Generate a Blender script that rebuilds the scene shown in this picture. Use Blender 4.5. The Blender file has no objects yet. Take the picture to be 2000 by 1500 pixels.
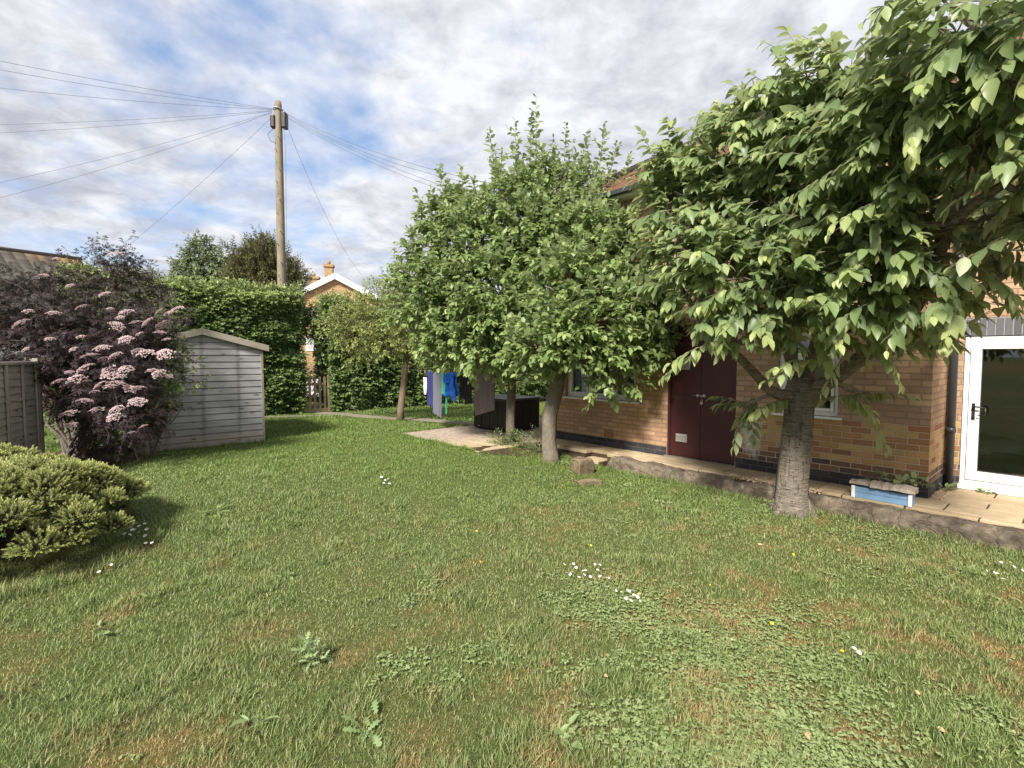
import bpy, bmesh, math, random
import numpy as np
from mathutils import Vector, Matrix

random.seed(7)
RNG = np.random.default_rng(11)
SC = bpy.context.scene
COL = SC.collection
R = math.radians
EYE = 1.62
PITCH = R(3.03)

# ------------------------------------------------------------------ helpers
def nrm(a):
    a = np.asarray(a, float)
    return a / np.maximum(np.linalg.norm(a, axis=-1, keepdims=True), 1e-9)

def ray(px, py):
    u = (px - 1000) / 1000.0
    v = (750 - py) / 1000.0
    return np.array([u, math.cos(PITCH) + v * math.sin(PITCH), -math.sin(PITCH) + v * math.cos(PITCH)])

def at(px, py, Y):
    d = ray(px, py)
    p = d * (Y / d[1])
    p[2] += EYE
    return p

C0 = np.array([4.76, 5.79])
A2 = np.array([-0.662, 0.7495])
B2 = np.array([0.7495, 0.662])

def tb(x, y):
    dx = x - C0[0]; dy = y - C0[1]
    return dx * A2[0] + dy * A2[1], dx * B2[0] + dy * B2[1]

def hw(t, b, z=0.0):
    p = C0 + A2 * t + B2 * b
    return np.array([p[0], p[1], z])

def sstep(x):
    x = np.clip(x, 0, 1)
    return x * x * (3 - 2 * x)

_tab = np.random.default_rng(3).random((256, 256))
def vnoise(x, y, s=1.0, o=0):
    x = np.asarray(x, float) * s + o * 17.3 + 1000; y = np.asarray(y, float) * s + o * 9.1 + 1000
    xi = np.floor(x).astype(int); yi = np.floor(y).astype(int)
    fx = x - xi; fy = y - yi
    fx = fx * fx * (3 - 2 * fx); fy = fy * fy * (3 - 2 * fy)
    g = lambda a, b: _tab[a % 256, b % 256]
    return (g(xi, yi) * (1 - fx) + g(xi + 1, yi) * fx) * (1 - fy) + (g(xi, yi + 1) * (1 - fx) + g(xi + 1, yi + 1) * fx) * fy

def lawn_z(x, y):
    t, b = tb(np.asarray(x, float), np.asarray(y, float))
    z = -0.2 * sstep((6.2 - t) / 2.6)
    return z + 0.03 * (vnoise(x, y, 0.7, 2) - 0.5)

def ground_at(px, py):
    d = ray(px, py)
    for i in range(20, 6000):
        s = i * 0.005
        x, y, z = d[0] * s, d[1] * s, EYE + d[2] * s
        if z <= float(lawn_z(x, y)):
            return np.array([x, y, float(lawn_z(x, y))])
    return np.array([d[0] * 20, d[1] * 20, 0.0])

def tag(o, label=None, cat=None, group=None, kind=None):
    if label: o['label'] = label
    if cat: o['category'] = cat
    if group: o['group'] = group
    if kind: o['kind'] = kind
    return o

def thing(name, label, cat, loc=(0, 0, 0), rz=0.0, group=None):
    o = bpy.data.objects.new(name, None)
    o.location = loc; o.rotation_euler = (0, 0, rz); o.empty_display_size = 0.1
    COL.objects.link(o)
    return tag(o, label, cat, group)

def link(name, me, mats, parent=None):
    o = bpy.data.objects.new(name, me)
    COL.objects.link(o)
    for m in (mats if isinstance(mats, (list, tuple)) else [mats]):
        me.materials.append(m)
    if parent is not None: o.parent = parent
    return o

class MB:
    """collects shapes into one mesh"""
    def __init__(s): s.v = []; s.f = []; s.m = []; s.cur = 0; s.sm = []; s.smooth = False
    def add(s, vs, fs):
        n = len(s.v); s.v.extend([tuple(map(float, p)) for p in vs])
        for f in fs:
            s.f.append(tuple(i + n for i in f)); s.m.append(s.cur); s.sm.append(s.smooth)
    def box(s, a, b, jit=0.0):
        x0, y0, z0 = a; x1, y1, z1 = b
        j = lambda: random.uniform(-jit, jit) if jit else 0
        vs = [(x + j(), y + j(), z + j()) for z in (z0, z1) for (x, y) in ((x0, y0), (x1, y0), (x1, y1), (x0, y1))]
        s.add(vs, [(3, 2, 1, 0), (4, 5, 6, 7), (0, 1, 5, 4), (1, 2, 6, 5), (2, 3, 7, 6), (3, 0, 4, 7)])
    def hexa(s, vs):
        s.add(vs, [(3, 2, 1, 0), (4, 5, 6, 7), (0, 1, 5, 4), (1, 2, 6, 5), (2, 3, 7, 6), (3, 0, 4, 7)])
    def prism(s, poly, y0, y1):  # poly in x,z ; extrude along y
        n = len(poly)
        vs = [(p[0], y0, p[1]) for p in poly] + [(p[0], y1, p[1]) for p in poly]
        fs = [tuple(range(n)), tuple(range(2 * n - 1, n - 1, -1))] + [((i + 1) % n, i, i + n, (i + 1) % n + n) for i in range(n)]
        s.add(vs, fs)
    def bar(s, p, q, w, h, up=(0, 0, 1)):
        p = np.array(p, float); q = np.array(q, float); d = nrm(q - p); u = np.array(up, float)
        sd = nrm(np.cross(d, u)); u = np.cross(sd, d)
        vs = []
        for c in (p, q):
            for (i, k) in ((-1, -1), (1, -1), (1, 1), (-1, 1)):
                vs.append(c + sd * i * w / 2 + u * k * h / 2)
        s.add(vs, [(0, 1, 2, 3), (7, 6, 5, 4), (1, 0, 4, 5), (2, 1, 5, 6), (3, 2, 6, 7), (0, 3, 7, 4)])
    def tube(s, pts, radii, n=8, caps=True, wob=0.0):
        pts = np.array(pts, float); k = len(pts)
        radii = np.broadcast_to(np.array(radii, float), (k,))
        tan = nrm(np.gradient(pts, axis=0)); ref = np.array([0.31, 0.95, 0.05])
        if abs(np.dot(tan[0], nrm(ref))) > 0.9: ref = np.array([1.0, 0, 0.1])
        vs = []; fs = []
        u = nrm(np.cross(tan[0], ref))
        for i in range(k):
            u = nrm(u - tan[i] * np.dot(u, tan[i])); w = np.cross(tan[i], u)
            for j in range(n):
                a = 2 * math.pi * j / n
                rr = radii[i] * (1 + wob * (float(vnoise(j * 0.9 + 3 * pts[i][0], pts[i][2] * 3, 1.0, 5)) - 0.5))
                vs.append(pts[i] + (u * math.cos(a) + w * math.sin(a)) * rr)
        for i in range(k - 1):
            for j in range(n):
                fs.append((i * n + j, i * n + (j + 1) % n, (i + 1) * n + (j + 1) % n, (i + 1) * n + j))
        if caps:
            fs.append(tuple(range(n - 1, -1, -1))); fs.append(tuple((k - 1) * n + j for j in range(n)))
        sm = s.smooth; s.smooth = True; s.add(vs, fs); s.smooth = sm
    def build(s, name, mats, parent=None, bevel=0.0, segs=1):
        me = bpy.data.meshes.new(name)
        me.from_pydata(s.v, [], s.f)
        me.polygons.foreach_set('material_index', s.m)
        me.polygons.foreach_set('use_smooth', s.sm)
        me.update()
        o = link(name, me, mats, parent)
        if bevel:
            b = o.modifiers.new('bevel', 'BEVEL'); b.width = bevel; b.segments = segs; b.limit_method = 'ANGLE'; b.angle_limit = R(40)
        return o

def np_mesh(name, V, F, mats, parent=None, attrs=None, smooth=False):
    """F: list of (m,k) int arrays"""
    me = bpy.data.meshes.new(name)
    V = np.asarray(V, np.float32)
    me.vertices.add(len(V)); me.vertices.foreach_set('co', V.ravel())
    loops = np.concatenate([f.ravel() for f in F]).astype(np.int32)
    tot = np.concatenate([np.full(len(f), f.shape[1], np.int32) for f in F])
    start = np.concatenate([[0], np.cumsum(tot)[:-1]]).astype(np.int32)
    me.loops.add(len(loops)); me.loops.foreach_set('vertex_index', loops)
    me.polygons.add(len(tot)); me.polygons.foreach_set('loop_start', start); me.polygons.foreach_set('loop_total', tot)
    if smooth: me.polygons.foreach_set('use_smooth', np.ones(len(tot), bool))
    for k, a in (attrs or {}).items():
        at_ = me.attributes.new(k, 'FLOAT', 'POINT'); at_.data.foreach_set('value', np.asarray(a, np.float32))
    me.update(calc_edges=True)
    return link(name, me, mats, parent)

# ------------------------------------------------------------------ materials
class NT:
    def __init__(s, nt): s.nt = nt
    def n(s, t, ins=None, **pr):
        nd = s.nt.nodes.new(t)
        for k, v in pr.items(): setattr(nd, k, v)
        for k, v in (ins or {}).items(): s.set(nd.inputs[k], v)
        return nd
    def set(s, sock, v):
        if isinstance(v, bpy.types.NodeSocket): s.nt.links.new(v, sock)
        elif isinstance(v, bpy.types.Node): s.nt.links.new(v.outputs[0], sock)
        else:
            if isinstance(v, (tuple, list)) and len(v) == 3 and sock.type == 'RGBA': v = (*v, 1)
            sock.default_value = v
    def math(s, op, a, b=None, c=None, clamp=False):
        nd = s.n('ShaderNodeMath', operation=op, use_clamp=clamp)
        for i, v in enumerate((a, b, c)):
            if v is not None: s.set(nd.inputs[i], v)
        return nd.outputs[0]
    def mix(s, f, a, b, mode='MIX'):
        nd = s.n('ShaderNodeMix', data_type='RGBA', blend_type=mode)
        s.set(nd.inputs[0], f); s.set(nd.inputs[6], a); s.set(nd.inputs[7], b)
        return nd.outputs[2]
    def ramp(s, f, stops, interp='LINEAR'):
        nd = s.n('ShaderNodeValToRGB'); nd.color_ramp.interpolation = interp
        el = nd.color_ramp.elements
        while len(el) < len(stops): el.new(0.5)
        for e, (p, c) in zip(el, stops):
            e.position = p; e.color = (*c, 1) if len(c) == 3 else c
        s.set(nd.inputs[0], f)
        return nd.outputs[0]
    def noise(s, vec, scale, detail=4, rough=0.55, dist=0.0, out=0):
        nd = s.n('ShaderNodeTexNoise', {'Scale': scale, 'Detail': detail, 'Roughness': rough, 'Distortion': dist})
        if vec is not None: s.set(nd.inputs['Vector'], vec)
        return nd.outputs[out]
    def mapr(s, v, a, b, c=0.0, d=1.0):
        nd = s.n('ShaderNodeMapRange', {0: v, 1: a, 2: b, 3: c, 4: d})
        return nd.outputs[0]
    def mapping(s, vec, scale=(1, 1, 1), loc=(0, 0, 0), rot=(0, 0, 0)):
        nd = s.n('ShaderNodeMapping', {'Scale': scale, 'Location': loc, 'Rotation': rot}); s.set(nd.inputs['Vector'], vec)
        return nd.outputs[0]
    def bump(s, h, strength=0.4, dist=0.01):
        return s.n('ShaderNodeBump', {'Height': h, 'Strength': strength, 'Distance': dist}).outputs[0]

def newmat(name):
    m = bpy.data.materials.new(name); m.use_nodes = True
    m.node_tree.nodes.clear()
    t = NT(m.node_tree)
    t.out = t.n('ShaderNodeOutputMaterial')
    t.obj = t.n('ShaderNodeTexCoord').outputs['Object']
    t.geo = t.n('ShaderNodeNewGeometry')
    return m, t

def principled(t, col, rough=0.6, normal=None, spec=0.4, **kw):
    p = t.n('ShaderNodeBsdfPrincipled', {'Base Color': col, 'Roughness': rough, 'Specular IOR Level': spec})
    for k, v in kw.items(): t.set(p.inputs[k], v)
    if normal is not None: t.set(p.inputs['Normal'], normal)
    t.nt.links.new(p.outputs[0], t.out.inputs[0])
    return p

def plain(name, col, rough=0.5, var=0.15, scale=20, bump=0.15, spec=0.4, metal=0.0, dist=0.003):
    m, t = newmat(name)
    n = t.noise(t.obj, scale, 5)
    c = t.mix(n, tuple(x * (1 - var) for x in col), tuple(min(1, x * (1 + var)) for x in col))
    principled(t, c, t.mapr(n, 0.2, 0.8, rough - 0.08, rough + 0.08), t.bump(n, bump, dist) if bump else None, spec, Metallic=metal)
    return m

def leafmat(name, dark, light, young, rough=0.42, transl=0.3, under=1.25, spec=0.45):
    m, t = newmat(name)
    rnd = t.geo.outputs['Random Per Island']
    c = t.mix(rnd, dark, light)
    at_ = t.n('ShaderNodeAttribute', attribute_name='tint').outputs['Fac']
    c = t.mix(at_, c, young)
    hs = t.n('ShaderNodeHueSaturation', {'Hue': 0.49, 'Saturation': 0.75, 'Value': under, 'Color': c}).outputs[0]
    c = t.mix(t.geo.outputs['Backfacing'], c, hs)
    p = principled(t, c, rough, None, spec)
    tr = t.n('ShaderNodeBsdfTranslucent', {'Color': t.mix(0.5, c, young)})
    mx = t.n('ShaderNodeMixShader', {0: transl, 1: p.outputs[0], 2: tr.outputs[0]})
    t.nt.links.new(mx.outputs[0], t.out.inputs[0])
    return m

def bark(name, c1, c2, sc=(6, 6, 1.5), bump=0.8, stripes=False, moss=None):
    m, t = newmat(name)
    v = t.mapping(t.obj, sc)
    n = t.noise(v, 6, 8, 0.65)
    c = t.ramp(n, [(0.3, c1), (0.7, c2)])
    h = n
    if stripes:
        s = t.noise(t.mapping(t.obj, (3, 3, 46)), 2.2, 4, 0.6)
        sm = t.mapr(s, 0.5, 0.62)
        c = t.mix(t.math('MULTIPLY', sm, 0.5), c, (0.35, 0.30, 0.245))
        sd = t.mapr(s, 0.42, 0.34)
        c = t.mix(t.math('MULTIPLY', sd, 0.7), c, (0.03, 0.025, 0.02))
        h = t.math('ADD', n, s)
        big = t.noise(t.mapping(t.obj, (4, 4, 14)), 2.0, 2)
        c = t.mix(t.mapr(big, 0.74, 0.77), c, (0.6, 0.56, 0.5))
        lich = t.noise(t.obj, 7, 7, 0.7); c = t.mix(t.mapr(lich, .55, .72, 0, .55), c, (.20, .20, .15))
        crk = t.noise(t.mapping(t.obj, (14, 14, 3.0)), 2.4, 5, .65); c = t.mix(t.mapr(crk, .38, .30, 0, .75), c, (.03, .025, .02)); h = t.math('ADD', h, t.mapr(crk, .28, .42))
    if moss:
        mn = t.noise(t.obj, 4, 4)
        c = t.mix(t.mapr(mn, 0.52, 0.68), c, moss)
    principled(t, c, 0.85, t.bump(h, bump, 0.02), 0.2)
    return m

def weathered_wood(name, c1, c2, along='x', tan=None, knots=True, extra=None):
    m, t = newmat(name)
    sc = {'x': (1.2, 30, 30), 'z': (30, 30, 1.2), 'y': (30, 1.2, 30)}[along]
    n = t.noise(t.mapping(t.obj, sc), 2.5, 8, 0.65)
    c = t.ramp(n, [(0.28, c1), (0.72, c2)])
    pl = t.noise(t.obj, 2.3, 3)
    c = t.mix(t.mapr(pl, 0.35, 0.7, 0, 0.5), c, tuple(x * 0.62 for x in c1))
    sep = t.n('ShaderNodeSeparateXYZ', {0: t.obj})
    if extra == 'shed':
        for cx in (0.42, 0.98, 1.56):
            d = t.math('ABSOLUTE', t.math('SUBTRACT', t.math('ADD', sep.outputs[0], t.math('MULTIPLY', t.noise(t.obj, 9, 2), 0.05)), cx + 0.025))
            c = t.mix(t.math('MULTIPLY', t.mapr(d, 0.05, 0.012), 0.42), c, (0.05, 0.05, 0.055))
        c = t.mix(t.mapr(sep.outputs[2], 0.32, 0.18, 0, 0.55), c, (0.34, 0.26, 0.17))
        bd = t.n('ShaderNodeTexWhiteNoise', noise_dimensions='1D'); t.set(bd.inputs['W'], t.math('FLOOR', t.math('DIVIDE', sep.outputs[2], 0.1175)))
        c = t.mix(t.math('MULTIPLY', bd.outputs[0], 0.4), c, (0.20, 0.20, 0.21))
    if knots:
        vo = t.n('ShaderNodeTexVoronoi', {'Scale': 1.0, 'Randomness': 1.0})
        ksc = {'x': (2.6, 8, 8), 'z': (8, 8, 2.6), 'y': (8, 2.6, 8)}[along]
        t.set(vo.inputs['Vector'], t.mapping(t.obj, ksc))
        c = t.mix(t.mapr(vo.outputs[0], 0.16, 0.07, 0, 0.75), c, (0.03, 0.028, 0.028))
    principled(t, c, 0.8, t.bump(n, 0.5, 0.004), 0.2)
    return m

# bricks: hashed per-brick colour in house coordinates
def brickmat(name, kind='house', bw=0.225, bh=0.075, mort=0.0055, cols=None, mortar=(0.36, 0.27, 0.18)):
    m, t = newmat(name)
    sep = t.n('ShaderNodeSeparateXYZ', {0: t.obj}); x, y, z = sep.outputs
    tn = t.n('ShaderNodeTexCoord').outputs['Normal']
    ns = t.n('ShaderNodeSeparateXYZ', {0: tn})
    usey = t.math('GREATER_THAN', t.math('ABSOLUTE', ns.outputs[0]), 0.6)
    u = t.math('ADD', t.math('MULTIPLY', x, t.math('SUBTRACT', 1.0, usey)), t.math('MULTIPLY', y, usey))
    wob = t.math('MULTIPLY', t.math('SUBTRACT', t.noise(t.obj, 14, 3), 0.5), 0.006)
    u = t.math('ADD', u, wob); zz = t.math('ADD', z, wob)
    zr = t.math('DIVIDE', t.math('ADD', zz, 10.5 * bh * 20), bh)
    row = t.math('FLOOR', zr); fz = t.math('FRACT', zr)
    off = t.math('MULTIPLY', t.math('FRACT', t.math('MULTIPLY', row, 0.5)), 1.0)
    jr = t.n('ShaderNodeTexWhiteNoise', noise_dimensions='1D'); t.set(jr.inputs['W'], row)
    off = t.math('ADD', off, t.math('MULTIPLY', jr.outputs[0], 0.12))
    ur = t.math('ADD', t.math('DIVIDE', u, bw), off)
    colm = t.math('FLOOR', ur); fu = t.math('FRACT', ur)
    eu = t.math('MULTIPLY', t.math('MINIMUM', fu, t.math('SUBTRACT', 1.0, fu)), bw)
    ez = t.math('MULTIPLY', t.math('MINIMUM', fz, t.math('SUBTRACT', 1.0, fz)), bh)
    e = t.math('MINIMUM', eu, ez)
    mask = t.mapr(e, mort - 0.0015, mort + 0.0025)       # 1 = brick
    wn = t.n('ShaderNodeTexWhiteNoise', noise_dimensions='3D')
    cv = t.n('ShaderNodeCombineXYZ', {0: colm, 1: row, 2: usey})
    t.set(wn.inputs['Vector'], cv.outputs[0])
    rnd = wn.outputs[0]
    fine = t.noise(t.obj, 60, 6, 0.7); med = t.noise(t.obj, 9, 4); big_ = t.noise(t.obj, 1.3, 5, .65)
    if kind == 'house':
        up = t.ramp(rnd, [(0.0, (0.405, 0.250, 0.151)), (0.4, (0.499, 0.317, 0.189)), (0.75, (0.580, 0.378, 0.223)), (1.0, (0.446, 0.257, 0.162))])
        lo = t.ramp(rnd, [(0.0, (0.270, 0.115, 0.054)), (0.18, (0.405, 0.203, 0.084)), (0.45, (0.553, 0.317, 0.115)), (0.75, (0.580, 0.392, 0.149)), (0.93, (0.486, 0.257, 0.121)), (1.0, (0.365, 0.081, 0.061))])
        dk = t.ramp(rnd, [(0.0, (0.081, 0.061, 0.057)), (0.5, (0.162, 0.101, 0.068)), (0.8, (0.297, 0.142, 0.068)), (1.0, (0.121, 0.081, 0.068))])
        lft = t.ramp(rnd, [(0.0, (0.419, 0.243, 0.135)), (0.5, (0.513, 0.304, 0.162)), (1.0, (0.580, 0.365, 0.203))])
        b_lo = t.math('MULTIPLY', t.math('LESS_THAN', z, 0.826), t.math('LESS_THAN', x, 2.25))
        b_dk = t.math('MULTIPLY', t.math('LESS_THAN', t.math('ADD', z, t.math('MULTIPLY', med, 0.12)), 0.36), t.math('LESS_THAN', x, 2.25))
        c = t.mix(t.math('GREATER_THAN', x, 3.3), up, lft)
        c = t.mix(b_lo, c, lo); c = t.mix(b_dk, c, dk)
        # salt bloom next to the door
        dx = t.math('MULTIPLY', t.math('SUBTRACT', x, 2.0), 5.5); dz = t.math('MULTIPLY', t.math('SUBTRACT', z, 0.55), 2.4)
        rr = t.math('SQRT', t.math('ADD', t.math('MULTIPLY', dx, dx), t.math('MULTIPLY', dz, dz)))
        sb = t.mapr(t.math('ADD', rr, t.math('MULTIPLY', t.math('SUBTRACT', med, 0.5), 1.6)), 1.0, 0.55)
        mcol = t.mix(b_lo, (0.31, 0.21, 0.14), (0.50, 0.37, 0.25))
    else:
        c = t.ramp(rnd, cols); sb = None; mcol = mortar
    c = t.mix(t.mapr(fine, 0.3, 0.75, 0, 0.4), c, (0.09, 0.055, 0.035))
    c = t.mix(t.mapr(big_, .5, .72, 0, .35), c, (.16, .12, .085))
    ed = t.mapr(e, mort + 0.012, mort, 0, 0.28)
    c = t.mix(ed, c, (0.07, 0.045, 0.03))
    c = t.mix(mask, mcol, c)
    if sb is not None: c = t.mix(t.math('MULTIPLY', sb, 0.7), c, (0.62, 0.55, 0.47))
    c = t.n('ShaderNodeHueSaturation', {'Hue': .5, 'Saturation': .93 if kind == 'house' else .9, 'Value': 1.0, 'Color': c}).outputs[0]
    h = t.math('ADD', t.math('MULTIPLY', mask, 1.0), t.math('MULTIPLY', fine, 0.35))
    principled(t, c, 0.85, t.bump(h, 0.7, 0.006), 0.15)
    return m

M = {}
M['brick'] = brickmat('house_brick')
M['plinth'] = brickmat('blue_brick', 'x', cols=[(0, (0.028, 0.03, 0.04)), (1, (0.055, 0.057, 0.072))], mortar=(0.10, 0.10, 0.105))
M['far_brick'] = brickmat('far_brick', 'x', cols=[(0, (0.36, 0.2, 0.085)), (1, (0.5, 0.3, 0.13))], mortar=(0.4, 0.27, 0.14))
M['soldier'] = brickmat('soldier_brick', 'x', bw=0.075, bh=0.26, cols=[(0, (0.09, 0.095, 0.115)), (1, (0.14, 0.145, 0.17))], mortar=(0.25, 0.25, 0.26))
M['white'] = plain('white_plastic', (0.8, 0.8, 0.79), 0.3, 0.03, 8, 0.03)
M['maroon'] = None
M['black_plastic'] = plain('black_plastic', (0.018, 0.018, 0.02), 0.4, 0.2, 12, 0.05)
M['grey_pipe'] = plain('grey_pipe', (0.035, 0.038, 0.042), 0.35, 0.1, 9, 0.03)
M['steel'] = plain('steel', (0.45, 0.45, 0.44), 0.4, 0.2, 40, 0.1, metal=0.8)
M['concrete'] = plain('path_concrete', (0.2, 0.175, 0.135), 0.9, 0.25, 6, 0.5, 0.2, dist=0.01)
M['pale_concrete'] = plain('pale_concrete', (0.55, 0.52, 0.5), 0.9, 0.12, 3, 0.3, 0.2)
M['dark_room'] = plain('dark_room', (0.36, 0.345, 0.33), 0.8, 0.15, 3, 0.0)
M['cable'] = plain('cable_black', (0.11, 0.113, 0.125), 0.5, 0.1, 9, 0.0)
M['shed'] = weathered_wood('shed_boards', (0.25, 0.25, 0.262), (0.56, 0.555, 0.555), 'x', extra='shed')
M['shedtrim'] = weathered_wood('shed_trim', (0.27, 0.24, 0.19), (0.46, 0.41, 0.34), 'x')
M['shedtrimz'] = weathered_wood('shed_corner', (0.24, 0.21, 0.17), (0.38, 0.34, 0.28), 'z')
M['fence'] = weathered_wood('fence_wood', (0.28, 0.26, 0.22), (0.48, 0.45, 0.38), 'y')
M['fencez'] = weathered_wood('fence_post_wood', (0.28, 0.26, 0.22), (0.47, 0.44, 0.37), 'z')
M['gate'] = weathered_wood('gate_wood', (0.27, 0.21, 0.13), (0.44, 0.36, 0.24), 'z')
M['log'] = weathered_wood('rotten_wood', (0.22, 0.165, 0.12), (0.60, 0.52, 0.44), 'x')
M['table_top'] = weathered_wood('table_top_wood', (0.3, 0.17, 0.08), (0.42, 0.26, 0.13), 'x', knots=False)
M['felt'] = plain('roof_felt', (0.12, 0.12, 0.12), 0.95, 0.3, 60, 0.6)

def _maroon():
    m, t = newmat('maroon_paint')
    n = t.noise(t.obj, 5, 5, 0.6); f = t.noise(t.mapping(t.obj, (40, 40, 6)), 2, 4)
    c = t.mix(n, (0.048, 0.011, 0.013), (0.074, 0.018, 0.02))
    c = t.mix(t.mapr(t.noise(t.obj, 3.1, 6, 0.7), 0.63, 0.72, 0, 0.5), c, (0.03, 0.012, 0.014))
    c = t.mix(t.mapr(t.noise(t.mapping(t.obj, (30, 30, 9)), 2, 2), 0.76, 0.79), c, (0.3, 0.2, 0.18))
    principled(t, c, t.mapr(n, 0.2, 0.8, 0.38, 0.6), t.bump(f, 0.2, 0.003), 0.4)
    return m
M['maroon'] = _maroon()

def _rooftile(name, c1, c2, lichen=None, row=0.3, col=0.33):
    m, t = newmat(name)
    sep = t.n('ShaderNodeSeparateXYZ', {0: t.n('ShaderNodeTexCoord').outputs['UV']})
    ur = t.math('DIVIDE', sep.outputs[0], col); vr = t.math('DIVIDE', sep.outputs[1], row)
    row_i = t.math('FLOOR', vr); fv = t.math('FRACT', vr); fu = t.math('FRACT', ur)
    wn = t.n('ShaderNodeTexWhiteNoise', noise_dimensions='2D')
    t.set(wn.inputs['Vector'], t.n('ShaderNodeCombineXYZ', {0: t.math('FLOOR', ur), 1: row_i}).outputs[0])
    n = t.noise(t.obj, 5, 6, 0.7)
    c = t.mix(wn.outputs[0], c1, c2)
    c = t.mix(t.mapr(n, 0.4, 0.75, 0, 0.5), c, tuple(x * 0.5 for x in c1))
    c = t.mix(t.mapr(fv, 0.14, 0.0), c, (0.03, 0.025, 0.022))
    if lichen:
        l = t.noise(t.obj, 1.6, 6, 0.75)
        sx = t.mapr(sep.outputs[0], lichen[0], lichen[1]); sv = t.mapr(sep.outputs[1], lichen[2], lichen[3])
        k = t.math('MULTIPLY', t.math('MULTIPLY', sx, sv), t.mapr(l, 0.38, 0.52))
        c = t.mix(t.math('MULTIPLY', k, .75), c, (0.33, 0.19, 0.05))
    h = t.math('ADD', t.math('MULTIPLY', t.math('SINE', t.math('MULTIPLY', fu, math.pi)), 0.8), t.math('MULTIPLY', fv, -0.6))
    principled(t, c, 0.85, t.bump(h, 1.0, 0.05), 0.2)
    return m
M['house_tile'] = _rooftile('red_roof_tiles', (0.13, 0.055, 0.035), (0.21, 0.095, 0.06), row=0.2, col=0.22)
M['bung_tile'] = _rooftile('brown_roof_tiles', (0.075, 0.066, 0.056), (0.115, 0.10, 0.085), lichen=(3.2, 4.8, 0.8, 0.05), row=0.33, col=0.36)
M['far_tile'] = _rooftile('dark_roof_tiles', (0.10, 0.07, 0.055), (0.16, 0.11, 0.085))

def _glass(name, tint=(0.75, 0.8, 0.8), r=0.02):
    m, t = newmat(name)
    fr = t.n('ShaderNodeFresnel', {'IOR': 1.5})
    tr = t.n('ShaderNodeBsdfTransparent', {'Color': tint})
    gl = t.n('ShaderNodeBsdfGlossy', {'Color': (1, 1, 1), 'Roughness': r})
    mx = t.n('ShaderNodeMixShader', {0: t.math('MULTIPLY', fr.outputs[0], 1.6, clamp=True), 1: tr.outputs[0], 2: gl.outputs[0]})
    t.nt.links.new(mx.outputs[0], t.out.inputs[0])
    return m
M['glass'] = _glass('window_glass')

def _stone(name, c1, c2, c3, sc=6, bump=1.0):
    m, t = newmat(name)
    n = t.noise(t.obj, sc, 10, 0.65); b = t.noise(t.obj, sc * 0.35, 5, 0.6); f = t.noise(t.obj, sc * 9, 6, 0.7)
    vo = t.n('ShaderNodeTexVoronoi', {'Scale': sc * 0.55, 'Randomness': 1.0}, feature='DISTANCE_TO_EDGE'); t.set(vo.inputs['Vector'], t.n('ShaderNodeVectorMath', {0: t.obj, 1: t.n('ShaderNodeVectorMath', {0: t.n('ShaderNodeTexNoise', {'Vector': t.obj, 'Scale': sc * 0.8}).outputs[1], 3: .12}, operation='SCALE').outputs[0]}, operation='ADD').outputs[0])
    c = t.ramp(n, [(0.3, c1), (0.55, c2), (0.75, c3)])
    c = t.mix(t.mapr(b, 0.40, 0.62, 0, 0.8), c, tuple(x * 0.42 for x in c1))
    c = t.mix(t.mapr(f, 0.6, 0.8, 0, 0.5), c, c3)
    c = t.mix(t.mapr(vo.outputs[0], 0.022, 0.0, 0, 0.35), c, tuple(x * 0.5 for x in c1))
    h = t.math('ADD', t.math('ADD', n, t.math('MULTIPLY', f, 0.5)), t.mapr(vo.outputs[0], 0.0, 0.05, 0, .22))
    principled(t, c, 0.9, t.bump(h, bump, 0.03), 0.15)
    return m
M['stone'] = _stone('wall_stone', (0.12, 0.096, 0.072), (0.225, 0.18, 0.135), (0.40, 0.33, 0.255), 9, 1.3)
M['rock'] = _stone('rock_stone', (0.19, 0.14, 0.09), (0.29, 0.22, 0.145), (0.38, 0.3, 0.21), 9)

def _slab():
    m, t = newmat('buff_slab')
    rnd = t.geo.outputs['Random Per Island']
    n = t.noise(t.obj, 5, 7, 0.65); f = t.noise(t.obj, 70, 5, 0.7); big = t.noise(t.obj, 0.9, 3)
    c = t.mix(rnd, (0.39, 0.30, 0.185), (0.48, 0.38, 0.25))
    c = t.mix(t.mapr(n, 0.42, 0.7, 0, 0.55), c, (0.25, 0.19, 0.12))
    c = t.mix(t.mapr(f, 0.5, 0.75, 0, 0.35), c, (0.2, 0.16, 0.11))
    sep = t.n('ShaderNodeSeparateXYZ', {0: t.obj})
    k = t.mapr(t.math('ADD', sep.outputs[0], t.math('MULTIPLY', big, 1.4)), 6.9, 7.9)
    c = t.mix(t.math('MULTIPLY', k, 0.8), c, t.mix(t.mapr(t.noise(t.obj, 11, 6, 0.75), 0.4, 0.62), (0.2, 0.16, 0.13), (0.43, 0.36, 0.30)))
    c = t.mix(t.mapr(t.noise(t.obj, 1.7, 4), 0.52, 0.72, 0, 0.35), c, (0.21, 0.165, 0.105))
    principled(t, c, 0.88, t.bump(t.math('ADD', n, f), 0.35, 0.006), 0.2)
    return m
M['slab'] = _slab()

def _soil():
    m, t = newmat('soil')
    n = t.noise(t.obj, 8, 8, 0.7)
    c = t.ramp(n, [(0.3, (0.03, 0.021, 0.014)), (0.7, (0.1, 0.068, 0.042))])
    principled(t, c, 0.95, t.bump(n, 1.0, 0.03), 0.1)
    return m
M['soil'] = _soil()

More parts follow.
